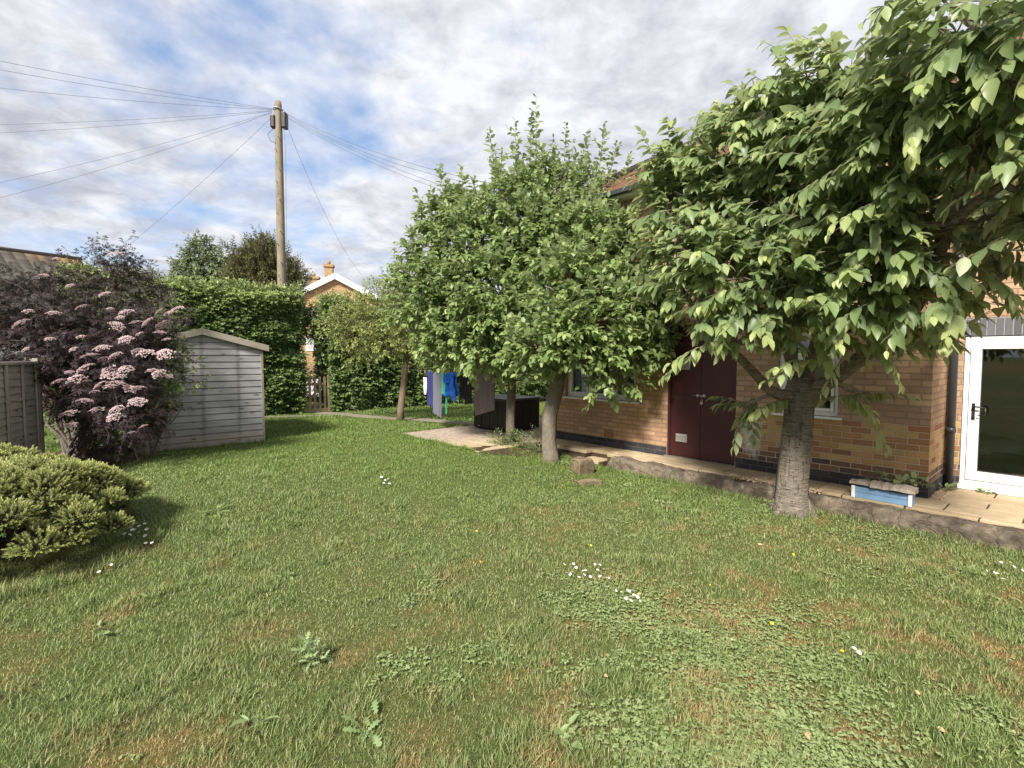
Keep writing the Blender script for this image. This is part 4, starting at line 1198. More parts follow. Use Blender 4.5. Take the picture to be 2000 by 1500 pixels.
    # shaded inner leaves
    n = int(L * hgt * 900); s = rng.uniform(s0 + .1, s1 - .1, n); d = rng.uniform(.1, T - .1, n); z = rng.uniform(.02, 1, n) * (top(s) - .15)
    P = world(s, d, z) - org
    put_leaves('inner_foliage', dict(P=P, D=rng.normal(0, 1, (n, 3)), N=rng.normal(0, 1, (n, 3)), L=np.full(n, .13), W=np.full(n, .10), tint=np.zeros(n)), 'diamond', M['hedge_leaf'], o, False)
    return o
hedge('tall_hedge', 'tall dense green hedge behind the grey shed, left of the gate', -5.4, -.28, lambda s: 3.46 + .10 * np.sin(s * 1.1) + .22 * (vnoise(s, s * 0, 1.9, 66) - .5), 61, [(-.3, .3, 2.2, .22), (-.25, .4, 2.9, .25), (-.2, .3, .5, .2), (-.3, .3, 1.2, .2)])
hedge('tall_hedge', 'tall leafy green hedge right of the picket gate behind the washing', .42, 11.5, lambda s: 3.0 + .30 * np.exp(-((s - .9) / .8) ** 2) + .1 * np.sin(s * 1.7), 77, [(-.38, .2, 2.75, .2), (-.36, .25, 2.45, .16), (.0, .2, 2.6, .25), (.15, .3, 2.75, .36), (-.12, .3, 2.85, .28), (-.28, .3, 2.6, .24), (.22, .2, 2.2, .26), (.30, .2, 1.6, .24), (.05, .35, 2.45, .24), (.5, .1, 3.1, .35), (.38, .3, 1.2, .2), (-.3, .25, 3.0, .2)])

gate = thing('picket_gate', 'narrow wooden picket gate between the two tall hedges', 'gate', (*HEDGE0, 0), math.atan2(B2[1], B2[0]))
GH = 1.06
for i in range(5):
    x = -.30 + i * .145
    mb = MB(); mb.prism([(x, .03), (x + .068, .03), (x + .068, GH - .03), (x + .034, GH), (x, GH - .03)], -.02, 0); mb.build('picket', M['gate'], gate, .002)
for z in (.2, .8):
    mb = MB(); mb.box((-.32, .001, z), (.36, .03, z + .07)); mb.build('rail', M['gate'], gate, .002)
mb = MB(); mb.bar((-.3, .045, .25), (.33, .045, .82), .025, .06); mb.build('brace', M['gate'], gate)
for x in (-.42, .40):
    mb = MB(); mb.box((x, -.05, -.05), (x + .085, .04, GH + .04)); mb.build('post', M['gate'], gate, .004)
mb = MB(); mb.box((-.33, -.03, .0), (.39, -.0205, .13)); mb.build('kick_board', M['gate'], gate, .002)

# sunny shrub beyond the gate
def leafy(name, label, cat_, lobes, dens, nl, LL, WW, kind, mat, sl=(.2, .4), droop=.2, hang=.3, upb=.3, trunk=None, tr=.05, twmat='twig', seed=1, smooth=True, zb=0, two=False, group=None, tint=0.0, cname='foliage', bname='branches'):
    rng = np.random.default_rng(seed); cs = np.array([c for c, r in lobes]); base = trunk if trunk is not None else np.array([cs[:, 0].mean(), cs[:, 1].mean(), zb])
    o = thing(name, label, cat_, tuple(base), 0, group)
    lb = [(np.array(c) - base, r) for c, r in lobes]
    O, D = lobe_shoots(lb, dens, rng, upb)
    Ls = rng.uniform(sl[0], sl[1], len(O))
    d = shoot_leaves(O, D, Ls, nl, LL, WW, droop, hang, two, rng)
    if tint: d['tint'] = np.clip(d['tint'] + rng.uniform(-.2, tint, len(d['tint'])), 0, 1)
    put_leaves(cname, d, kind, mat, o, smooth)
    mb = MB()
    for c, r in lb:
        limb(mb, (random.uniform(-.05, .05), random.uniform(-.05, .05), -.02), c, tr, tr * .3, .07, 7, .02, 6)
    branches_obj(bname, mb, twigs_np(O, D, Ls, tr * .1 + .0015, droop), M[twmat], o)
    return o
q = hedge_sd(0, 0)
def hpos(s, d, z): return np.array([HEDGE0[0] + B2[0] * s + A2[0] * d, HEDGE0[1] + B2[1] * s + A2[1] * d, z])
leafy('sunny_shrub', 'light green shrub seen through the hedge gap above the gate', 'shrub', [(hpos(.75, 2.3, 1.1), .5), (hpos(1.15, 2.5, .9), .45), (hpos(.35, 2.4, .9), .45)], 420, 9, .06, .035, 'diamond', M['shrub_leaf'], (.12, .3), seed=3, smooth=False, tr=.02)

# ------------------------------------------------------------------ trees
def lob(px, py, rpx, Y): return (at(px, py, Y), rpx * Y / 1000.0)

# small yellow-green tree
rng = np.random.default_rng(31)
tz = float(lawn_z(*ST)); base = np.array([ST[0], ST[1], tz]); Ys = ST[1]
small = thing('small_tree', 'small yellow-green tree with a thin leaning trunk beside the path', 'tree', tuple(base))
mb = MB(); tp = [base * 0 + np.array([0, 0, -.05]), at(783, 800, Ys) - base, at(788, 760, Ys) - base, at(791, 720, Ys) - base, at(796, 685, Ys) - base, at(800, 640, Ys) - base]
mb.tube(tp, [.105, .085, .082, .078, .07, .04], 12, wob=.35); mb.build('trunk', M['small_bark'], small)
lobs = [lob(700, 650, 55, Ys - .3), lob(760, 625, 70, Ys - .2), lob(815, 640, 75, Ys - .1), lob(660, 640, 38, Ys - .3), lob(740, 590, 50, Ys), lob(800, 590, 60, Ys), lob(860, 660, 60, Ys), lob(690, 610, 45, Ys), lob(850, 605, 60, Ys + .2), lob(765, 560, 40, Ys), lob(845, 695, 40, Ys - .3), lob(700, 690, 35, Ys - .2), lob(760, 668, 40, Ys - .5), lob(640, 632, 22, Ys - .3), lob(905, 640, 60, Ys + .2)]
lb = [(c - base, r) for c, r in lobs]
O, D = lobe_shoots(lb, 300, rng, .25); Ls = rng.uniform(.15, .42, len(O))
d = shoot_leaves(O, D, Ls, 9, .085, .042, .15, .2, rng=rng)
put_leaves('crown', d, 'mid', M['small_leaf'], small)
mb = MB()
for c, r in lb: limb(mb, tp[-1] - UP * random.uniform(0, .4), c, .03, .008, .08, 6, .0, 6)
branches_obj('branches', mb, twigs_np(O, D, Ls, .004, .15), M['twig'], small)

# the two apple trees
def apple_tree(base, label, trunk_pts, tr, lobs, spikes, seed, side_shoot=True, dens=165):
    rng = np.random.default_rng(seed)
    o = thing('apple_tree', label, 'tree', tuple(base))
    mb = MB(); pts = [np.array(p) - base for p in trunk_pts]
    mb.tube(pts, tr, 14, wob=.4); mb.build('trunk', M['apple_bark'], o)
    lb = [(c - base, r) for c, r in lobs]
    O, D = lobe_shoots(lb, dens, rng, .45); Ls = rng.uniform(.18, .5, len(O))
    ds = [shoot_leaves(O, D, Ls, 9, .145, .09, .12, .25, rng=rng)]
    # short leafy spurs filling the inside
    O1, D1 = lobe_shoots(lb, dens * 1.0, rng, .2, inner=.1, push=.9); L1 = rng.uniform(.06, .16, len(O1))
    ds.append(shoot_leaves(O1, D1, L1, 6, .135, .086, .1, .25, rng=rng))
    tw = [twigs_np(O, D, Ls, .004, .12), twigs_np(O1, D1, L1, .003, .1)]
    if spikes:
        O2 = []; D2 = []; L2 = []
        for (px, py, ln, Y, lean) in spikes:
            tip = at(px, py, Y) - base; dv = nrm(np.array([lean, rng.uniform(-.15, .15), 1]))
            O2.append(tip - dv * ln); D2.append(dv); L2.append(ln)
        for k in range(34):
            px = rng.uniform(815, 1215); yt = np.interp(px, [800, 850, 950, 1045, 1150, 1215], [470, 360, 300, 250, 300, 345]) + abs(rng.normal(0, 45)) + 10
            tip = at(px, yt, Y + rng.uniform(-.7, .5)) - base; dv = nrm(np.array([(px - 1030) / 420 + rng.normal(0, .12), rng.normal(0, .15), 1])); ln = rng.uniform(.45, .9)
            O2.append(tip - dv * ln); D2.append(dv); L2.append(ln)
        O2, D2, L2 = np.array(O2), np.array(D2), np.array(L2)
        L2 = L2 * 1.35; O2 = O2 - D2 * (L2 * .26)[:, None]
        sp = shoot_leaves(O2, D2, L2, 28, .15, .088, .0, .35, rng=rng, ang=(.9, 1.3)); sp['tint'] *= .3
        ds.append(sp); tw.append(twigs_np(O2, D2, L2, .008, .0))
        # side spurs on the upright shoots
        k = 5; oo = np.concatenate([O2 + D2 * (L2 * f)[:, None] for f in (.1, .25, .4, .55, .72)]); dd = nrm(np.tile(D2, (k, 1)) + rng.normal(0, .7, (len(oo), 3))); ll = rng.uniform(.1, .3, len(oo))
        ds.append(shoot_leaves(oo, dd, ll, 7, .09, .058, .05, .2, rng=rng)); tw.append(twigs_np(oo, dd, ll, .004, .05))
    put_leaves('crown', cat(ds), 'mid', M['apple_leaf'], o)
    mb = MB()
    for c, r in lb:
        ps = limb(mb, pts[-1] - UP * random.uniform(0, .25), c, tr[-1] * .6, .015, .07, 7, .0, 7)
        for k in range(5):
            dv = nrm(np.array([random.gauss(0, 1), random.gauss(0, 1), random.gauss(.3, 1)])) * r * .85
            limb(mb, ps[random.randint(4, 6)], c + dv, .014, .005, .08, 5, 0, 5)
    V = np.concatenate([t[0] for t in tw]); off = np.cumsum([0] + [len(t[0]) for t in tw])
    branches_obj('branches', mb, (V, np.concatenate([t[1] + off[i] for i, t in enumerate(tw)])), M['twig'], o)
    return o
z1 = float(lawn_z(*AP1)); b1 = np.array([AP1[0], AP1[1], z1]); Y1_ = AP1[1]
ap_l = [lob(920, 470, 95, Y1_), lob(870, 560, 85, Y1_ - .2), lob(960, 570, 110, Y1_ - .5), lob(1040, 470, 105, Y1_), lob(858, 430, 42, Y1_ + .1), lob(900, 420, 48, Y1_ + .1), lob(985, 385, 50, Y1_), lob(1045, 365, 55, Y1_ + .1), lob(1050, 320, 30, Y1_), lob(1150, 365, 32, Y1_), lob(1095, 345, 32, Y1_), lob(1110, 410, 50, Y1_ + .1), lob(1130, 460, 85, Y1_),
        lob(930, 665, 85, Y1_ - .4), lob(860, 655, 60, Y1_ - .2), lob(985, 690, 55, Y1_ - .6), lob(835, 480, 50, Y1_), lob(820, 600, 60, Y1_ - .1), lob(930, 705, 24, Y1_ - .5), lob(995, 725, 22, Y1_ - .25), lob(1010, 630, 90, Y1_ - .5), lob(800, 545, 40, Y1_), lob(1050, 520, 100, Y1_ + .2), lob(860, 700, 24, Y1_ - .2)]
sp_l = [(955, 248, .8, Y1_, -.12), (1006, 236, .8, Y1_, -.03), (1047, 186, 1.15, Y1_, 0), (1038, 215, .8, Y1_ + .1, .03), (1106, 240, .9, Y1_, .05), (1080, 268, .7, Y1_, .03), (1147, 255, .7, Y1_ + .1, .1), (1180, 240, .8, Y1_, .1), (1205, 275, .7, Y1_, .2), (1235, 300, .7, Y1_, .35), (900, 322, .6, Y1_, -.1), (858, 322, .6, Y1_, -.15), (836, 395, .5, Y1_, -.25), (817, 388, .45, Y1_, -.3), (795, 445, .5, Y1_, -.4), (770, 500, .5, Y1_, -.6), (786, 470, .5, Y1_, -.5), (760, 515, .5, Y1_ + .1, -.7), (978, 290, .6, Y1_, -.05), (1125, 290, .6, Y1_, .05), (875, 350, .5, Y1_, -.1), (925, 345, .5, Y1_, -.05)]
apple_tree(b1, 'tall apple tree with upright leafy shoots behind the washing line', [b1 - UP * .1, at(997, 830, Y1_), at(998, 790, Y1_), at(1000, 740, Y1_), at(1005, 690, Y1_), at(1010, 600, Y1_)], [.10, .085, .082, .08, .075, .05], ap_l, sp_l, 41)
z2 = float(lawn_z(*AP2)); b2 = np.array([AP2[0], AP2[1], z2]); Y2_ = AP2[1]
ap_r = [lob(1100, 560, 100, Y2_), lob(1180, 520, 95, Y2_ + .2), lob(1080, 650, 90, Y2_ - .5), lob(1170, 620, 90, Y2_ - .4), lob(1250, 600, 75, Y2_ - .2), lob(1120, 675, 48, Y2_ - .5), lob(1210, 675, 55, Y2_ - .5), lob(1270, 675, 45, Y2_ - .3), lob(1180, 725, 28, Y2_ - .5), lob(1285, 725, 24, Y2_ - .3), lob(1240, 520, 60, Y2_ + .3), lob(1185, 450, 55, Y2_ + .3), lob(1245, 460, 45, Y2_ + .4), lob(1130, 440, 50, Y2_ + .4), lob(1235, 735, 28, Y2_ - .4), lob(1180, 750, 22, Y2_ - .5), lob(1270, 560, 55, Y2_), lob(1040, 680, 45, Y2_ - .6), lob(1060, 725, 20, Y2_ - .4), lob(1200, 765, 15, Y2_ - .4), lob(1300, 640, 45, Y2_ - .2)]
apple_tree(b2, 'thicker apple tree with low hanging leaves in front of the brick wall', [b2 - UP * .1, b2 + np.array([0, 0, .08]), at(1072, 860, Y2_), at(1075, 810, Y2_), at(1085, 760, Y2_), at(1095, 715, Y2_), at(1100, 660, Y2_)], [.18, .135, .12, .12, .12, .10, .07], ap_r, None, 43, dens=190)

# ivy and weeds at the foot of the apple trees, with dead stalks
leafy('weed_clump', 'dark green weed clump at the foot of the apple trunks', 'plant', [(np.array([AP1[0] + .05, AP1[1] - .25, z1 + .07]), .28), (np.array([AP1[0] + .35, AP1[1] - .35, z1 + .08]), .3), (np.array([AP1[0] - .25, AP1[1] - .2, z1 + .05]), .2)], 900, 7, .05, .025, 'diamond', M['hedge_leaf'], (.1, .25), .3, .2, .5, tr=.006, seed=9, smooth=False)
mb = MB()
for k in range(7):
    p0 = np.array([.33 + .06 * k * random.uniform(.5, 1.2), 8.72 + random.uniform(-.1, .1), -.03]); mb.tube([p0, p0 + np.array([random.uniform(-.2, .05), 0, random.uniform(.1, .3)]), p0 + np.array([random.uniform(-.4, -.1), .05, random.uniform(.2, .45)])], [.004, .0035, .002], 5)
tag(mb.build('dead_stalks', M['twig'], None), 'bunch of dry dead stalks leaning between the apple trunks', 'twigs')

# cherry
zc = float(lawn_z(*CH)); bc = np.array([CH[0], CH[1], zc]); Yc = CH[1]
cherry = thing('cherry_tree', 'large cherry tree with banded bark and big drooping leaves', 'tree', tuple(bc))
mb = MB()
tpts = [bc - UP * .15, bc + UP * .02, at(1547, 960, Yc), at(1551, 900, Yc), at(1556, 850, Yc), at(1560, 800, Yc), at(1564, 765, Yc), at(1566, 735, Yc)]
tpts = [np.array(p) - bc for p in tpts]
mb.tube(tpts, [.27, .205, .170, .160, .153, .150, .165, .12], 28, wob=.3)
for k in range(6):
    a_ = k * 1.05 + .4; dd_ = np.array([math.cos(a_), math.sin(a_), 0]); mb.tube([dd_ * .10 + UP * .22, dd_ * .17 + UP * .06, dd_ * .30 - UP * .06], [.05, .06, .02], 8, wob=.3)
fork = tpts[-2]
limbs = [([at(1562, 775, Yc), at(1510, 765, Yc - .1), at(1470, 725, Yc - .2), at(1425, 680, Yc - .3), at(1380, 640, Yc - .3), at(1330, 560, Yc - .2)], [.075, .06, .05, .042, .034, .02]),
         ([at(1565, 770, Yc), at(1620, 745, Yc - .25), at(1680, 700, Yc - .5), at(1740, 655, Yc - .9), at(1800, 580, Yc - 1.3), at(1860, 440, Yc - 1.9), at(1960, 360, Yc - 2.3)], [.10, .085, .078, .065, .055, .045, .03]),
         ([at(1560, 760, Yc), at(1545, 700, Yc + .05), at(1525, 640, Yc), at(1500, 560, Yc - .1), at(1470, 460, Yc), at(1430, 350, Yc + .1)], [.085, .072, .065, .055, .045, .02]),
         ([at(1568, 755, Yc), at(1590, 690, Yc), at(1610, 600, Yc - .2), at(1630, 480, Yc - .4), at(1650, 350, Yc - .6), at(1640, 200, Yc - .6)], [.08, .07, .06, .05, .04, .02]),
         ([at(1740, 655, Yc - .9), at(1800, 650, Yc - 1.2), at(1880, 600, Yc - 1.5), at(1960, 540, Yc - 1.8)], [.05, .045, .035, .02]),
         ([at(1860, 440, Yc - 1.9), at(1890, 300, Yc - 2.1), at(1900, 150, Yc - 2.3), at(1910, 20, Yc - 2.4)], [.04, .035, .028, .015])]
for pts, rr in limbs:
    pp = np.array([np.array(p) - bc for p in pts]); k = 4; dense = []; dr = []
    for i in range(len(pp) - 1):
        for j in range(k):
            s = j / k; p0 = pp[max(i - 1, 0)]; p1 = pp[i]; p2 = pp[i + 1]; p3 = pp[min(i + 2, len(pp) - 1)]
            dense.append(.5 * ((2 * p1) + (-p0 + p2) * s + (2 * p0 - 5 * p1 + 4 * p2 - p3) * s * s + (-p0 + 3 * p1 - 3 * p2 + p3) * s ** 3)); dr.append(rr[i] * (1 - s) + rr[i + 1] * s)
    dense.append(pp[-1]); dr.append(rr[-1]); mb.tube(dense, dr, 10, wob=.25)
mb.build('trunk', M['cherry_bark'], cherry)
rng = np.random.default_rng(55)
cl = [lob(1390, 420, 100, 5.9), lob(1360, 335, 65, 6.1), lob(1318, 440, 50, 6.0), lob(1322, 350, 52, 6.3), lob(1285, 335, 40, 6.4), lob(1300, 400, 45, 6.3), lob(1345, 280, 35, 6.2), lob(1440, 300, 90, 5.7), lob(1500, 220, 75, 5.5), lob(1330, 545, 55, 5.6), lob(1430, 545, 85, 5.3), lob(1540, 400, 120, 5.2), lob(1590, 260, 110, 5.0), lob(1570, 160, 70, 5.0),
      lob(1640, 190, 90, 4.7), lob(1700, 320, 120, 4.4), lob(1720, 230, 80, 4.3), lob(1800, 230, 100, 3.9), lob(1830, 120, 90, 3.7), lob(1900, 60, 90, 3.4), lob(1960, 150, 90, 3.4), lob(1930, 250, 85, 3.6), lob(1800, 20, 50, 3.6), lob(1660, 450, 100, 4.6), lob(1560, 540, 85, 4.9), lob(1680, 560, 85, 4.6), lob(1790, 490, 80, 4.3), lob(1780, 560, 55, 4.3), lob(1560, 600, 50, 5.0), lob(1660, 605, 50, 4.7),
      lob(1860, 575, 36, 4.2), lob(1945, 490, 55, 4.2), lob(1890, 430, 60, 4.5), lob(1985, 420, 50, 4.0), lob(1325, 500, 40, 5.9), lob(1400, 480, 70, 5.7), lob(1375, 635, 32, 5.3), lob(1440, 630, 42, 5.3), lob(1480, 595, 55, 5.2), lob(1620, 650, 28, 5.2), lob(1700, 650, 32, 5.0), lob(1820, 640, 32, 4.8), lob(1880, 640, 30, 4.8), lob(1500, 650, 26, 5.3), lob(1460, 790, 12, 5.9), lob(1690, 770, 12, 5.6), lob(2080, 250, 120, 3.4), lob(2080, 420, 90, 3.5), lob(2060, 20, 120, 3.2), lob(1760, 590, 45, 4.5),
      lob(1600, 330, 90, 5.8), lob(1750, 420, 90, 5.0), lob(1880, 350, 80, 4.6), lob(1480, 450, 90, 6.0), lob(1700, 100, 35, 4.3)]
lb = [(c - bc, r) for c, r in cl]
O, D = lobe_shoots(lb, 165, rng, .10, inner=.3, noise=.35, push=.85, zsq=.8)
D[:, 2] *= .65; D = nrm(D)
Ls = rng.uniform(.22, .6, len(O))
ds = [shoot_leaves(O, D, Ls, 10, .175, .092, .2, .5, True, rng, nnoise=.32)]
O1, D1 = lobe_shoots(lb, 120, rng, .0, inner=.1, push=.9); L1 = rng.uniform(.08, .2, len(O1))
ds.append(shoot_leaves(O1, D1, L1, 6, .155, .084, .2, .5, False, rng))
# named sprays seen along the outline: (tip px, tip py, Y, base px, base py)
spr = [(1305, 715, 4.9, 1400, 665), (1275, 515, 5.3, 1390, 545), (1690, 45, 3.5, 1800, -20), (1560, 65, 4.6, 1640, 120), (1512, 95, 4.9, 1570, 170), (1295, 210, 5.9, 1340, 300), (1390, 180, 5.6, 1430, 270), (1420, 190, 5.6, 1450, 280), (1500, 725, 4.9, 1600, 700), (1470, 810, 5.7, 1540, 775), (1700, 800, 5.3, 1640, 770), (1985, 590, 3.7, 1930, 530), (1855, 650, 3.9, 1885, 560), (1640, 545, 4.2, 1700, 500), (1262, 300, 6.0, 1320, 370), (1365, 600, 5.0, 1450, 580), (1630, 440, 4.0, 1760, 380), (1780, 280, 3.4, 1800, 200), (1720, 130, 4.0, 1790, 120), (1560, 470, 4.6, 1600, 440), (1495, 500, 4.8, 1560, 480), (1745, 720, 4.6, 1700, 650), (1620, 720, 4.9, 1590, 640)]
O2 = []; D2 = []; L2 = []
for (tx, ty, Y, bx, by) in spr:
    for k in range(2):
        t_ = at(tx + k * rng.uniform(-12, 12), ty + k * rng.uniform(0, 26), Y + k * .1); b_ = at(bx, by, Y + .25)
        O2.append(b_ - bc); dv = t_ - b_; L2.append(np.linalg.norm(dv)); D2.append(nrm(dv) + UP * .18)
O2, D2, L2 = np.array(O2), np.array(D2), np.array(L2)
sp = shoot_leaves(O2, D2, L2, 12, .16, .085, .18, .8, True, rng, nnoise=.25); sp['tint'] = np.clip(sp['tint'] + .35, 0, 1); ds.append(sp)
put_leaves('crown', cat(ds), 'broad', M['cherry_leaf'], cherry)
tw = [twigs_np(O, D, Ls, .0045, .22), twigs_np(O1, D1, L1, .004, .2), twigs_np(O2, D2, L2, .006, .18)]
mb = MB()
lp = np.concatenate([np.array([np.array(p) - bc for p in pts]) for pts, rr in limbs])
for c, r in lb:
    j = int(np.argmin(np.linalg.norm(lp - c, axis=1) + 0.0 * lp[:, 2])); ps = limb(mb, lp[j], c, .026, .012, .06, 7, .0, 6)
    for k in range(4):
        dv = nrm(np.array([random.gauss(0, 1), random.gauss(0, 1), random.gauss(.1, .8)])) * r * .85
        limb(mb, ps[random.randint(3, 6)], c + dv, .011, .004, .07, 5, .02, 5)
V = np.concatenate([t[0] for t in tw]); off = np.cumsum([0] + [len(t[0]) for t in tw])
branches_obj('branches', mb, (V, np.concatenate([t[1] + off[i] for i, t in enumerate(tw)])), M['twig'], cherry)

# purple elder with pink flower heads
ez = 0.0; be = np.array([-7.05, 8.25, 0]); Ye = 8.1
elder = thing('elder_shrub', 'dark purple lacy leaved elder covered in flat pink flower heads', 'shrub', tuple(be))
el = [lob(60, 590, 62, Ye), lob(120, 600, 70, Ye), lob(30, 640, 55, Ye), lob(100, 545, 30, Ye), lob(40, 550, 26, Ye), lob(100, 670, 80, Ye - .2), lob(180, 650, 80, Ye - .2), lob(250, 660, 75, Ye - .3), lob(292, 660, 42, Ye - .4), lob(160, 740, 75, Ye - .3), lob(230, 740, 75, Ye - .4), lob(285, 720, 50, Ye - .4), lob(60, 700, 55, Ye), lob(215, 550, 55, Ye + .2), lob(225, 520, 40, Ye + .2), lob(270, 560, 40, Ye + .2), lob(270, 790, 55, Ye - .4), lob(200, 810, 60, Ye - .4), lob(120, 760, 45, Ye - .2), lob(250, 830, 45, Ye - .4), lob(-20, 620, 65, Ye), lob(310, 620, 35, Ye - .4)]
lb = [(c - be, r) for c, r in el]; rng = np.random.default_rng(71)
O, D = lobe_shoots(lb, 360, rng, .25, inner=.25); Ls = rng.uniform(.12, .5, len(O))
d = shoot_leaves(O, D, Ls, 8, .13, .10, .2, .45, rng=rng); d['tint'] = np.clip((d['P'][:, 2] - 2.1) / 1.2, 0, .5) * rng.uniform(.3, 1, len(d['P'])) + .1 * rng.random(len(d['P']))
put_leaves('foliage', d, 'pinnate', M['elder_leaf'], elder, False)
mb = MB()
for px in (128, 140, 152, 165):
    r0 = at(px, 868, Ye) - be; r0[2] = -.05
    for k in range(5):
        c, r = lb[random.randrange(len(lb))]
        limb(mb, r0, c, .03, .01, .08, 8, .04, 7)
branches_obj('stems', mb, twigs_np(O, D, Ls, .004, .2), M['elder_bark'], elder)
def umbel(seed):
    rng = np.random.default_rng(seed); n = 150; r = .11
    q = np.sqrt(rng.random(n)) * r; a = rng.uniform(0, 6.28, n)
    q *= 1 + .18 * np.sin(a * 5 + seed)
    P = np.stack([q * np.cos(a), q * np.sin(a), .035 * (1 - (q / r) ** 2) + rng.normal(0, .004, n)], 1)
    ds = []
    for j in range(3):
        aa = rng.uniform(0, 6.28, n); D = np.stack([np.cos(aa), np.sin(aa), rng.uniform(-.1, .3, n)], 1)
        ds.append(dict(P=P - D * .008, D=D, N=np.tile(UP, (n, 1)) + rng.normal(0, .2, (n, 3)), L=np.full(n, .02), W=np.full(n, .015), tint=rng.uniform(0, .35, n)))
    o = put_leaves('flower_head', cat(ds), 'diamond', M['petal'], elder, False)
    return o
UM = [umbel(s) for s in (1, 2, 3, 4)]
fl = [(55, 608), (205, 575), (138, 558), (80, 540), (110, 505), (40, 632), (105, 612), (97, 662), (215, 603), (248, 610), (310, 610), (328, 612), (235, 620), (228, 637), (320, 635), (290, 628), (265, 630), (273, 652), (312, 650), (325, 663), (245, 663), (158, 658), (50, 683), (143, 682), (175, 695), (226, 694), (270, 686), (285, 690), (200, 680), (205, 702), (322, 692), (165, 720), (135, 727), (245, 722), (215, 728), (237, 735), (300, 725), (312, 730), (330, 735), (115, 745), (150, 740), (170, 745), (195, 752), (215, 755), (230, 750), (255, 760), (270, 758), (185, 765), (190, 800), (228, 800), (268, 785), (225, 815), (167, 783), (135, 808), (137, 832), (258, 845), (280, 833), (160, 600), (225, 497), (345, 605)]
for i, (px, py) in enumerate(fl):
    p = at(px, py, Ye - 1.12 + random.uniform(-.12, .12) + (.6 if py < 560 else .25 if py < 640 else 0)) - be
    o = UM[i] if i < 4 else UM[i % 4].copy()
    if i >= 4: COL.objects.link(o); o.parent = elder
    o.location = p; s = random.choice((.5, .7, .8, .9, 1.05)) * (.85 if py < 620 else 1); o.scale = (s, s, s)
    o.rotation_mode = 'ZYX'; o.rotation_euler = (random.gauss(.36, .2), random.gauss(.0, .22), random.uniform(0, 6.28))

# light green shrub reaching out in front of the shed
leafy('green_shrub', 'light green leafy branches reaching across the shed beside the purple elder', 'shrub', [lob(335, 735, 32, 7.9), lob(348, 695, 28, 7.9), lob(372, 705, 18, 7.9), lob(384, 742, 13, 7.9), lob(318, 775, 30, 7.9), lob(362, 672, 12, 7.9), lob(300, 810, 30, 7.9), lob(345, 762, 16, 7.9)], 700, 8, .06, .034, 'diamond', M['shrub_leaf'], (.08, .2), .2, .2, .2, tr=.01, seed=12, smooth=False, trunk=np.array([-5.9, 8.3, 0]), tint=.8)
leafy('ivy_shrub', 'dark leafy growth in the shade behind the fence post and elder stems', 'shrub', [lob(95, 770, 50, 9.3), lob(150, 800, 50, 9.3), lob(110, 830, 45, 9.2), lob(210, 840, 45, 9.3), lob(70, 720, 40, 9.3)], 300, 8, .09, .06, 'diamond', M['hedge_leaf'], (.15, .35), .2, .3, .2, tr=.02, seed=14, smooth=False)
leafy('mixed_shrub', 'green bushy shrub between the elder and the tall hedge', 'shrub', [lob(268, 590, 42, 10.4), lob(315, 605, 45, 10.4), lob(235, 620, 40, 10.2), lob(330, 640, 45, 10.4), lob(270, 660, 55, 10.2)], 260, 9, .07, .042, 'diamond', M['shrub_leaf'], (.15, .4), .2, .25, .3, tr=.03, seed=13, smooth=False)

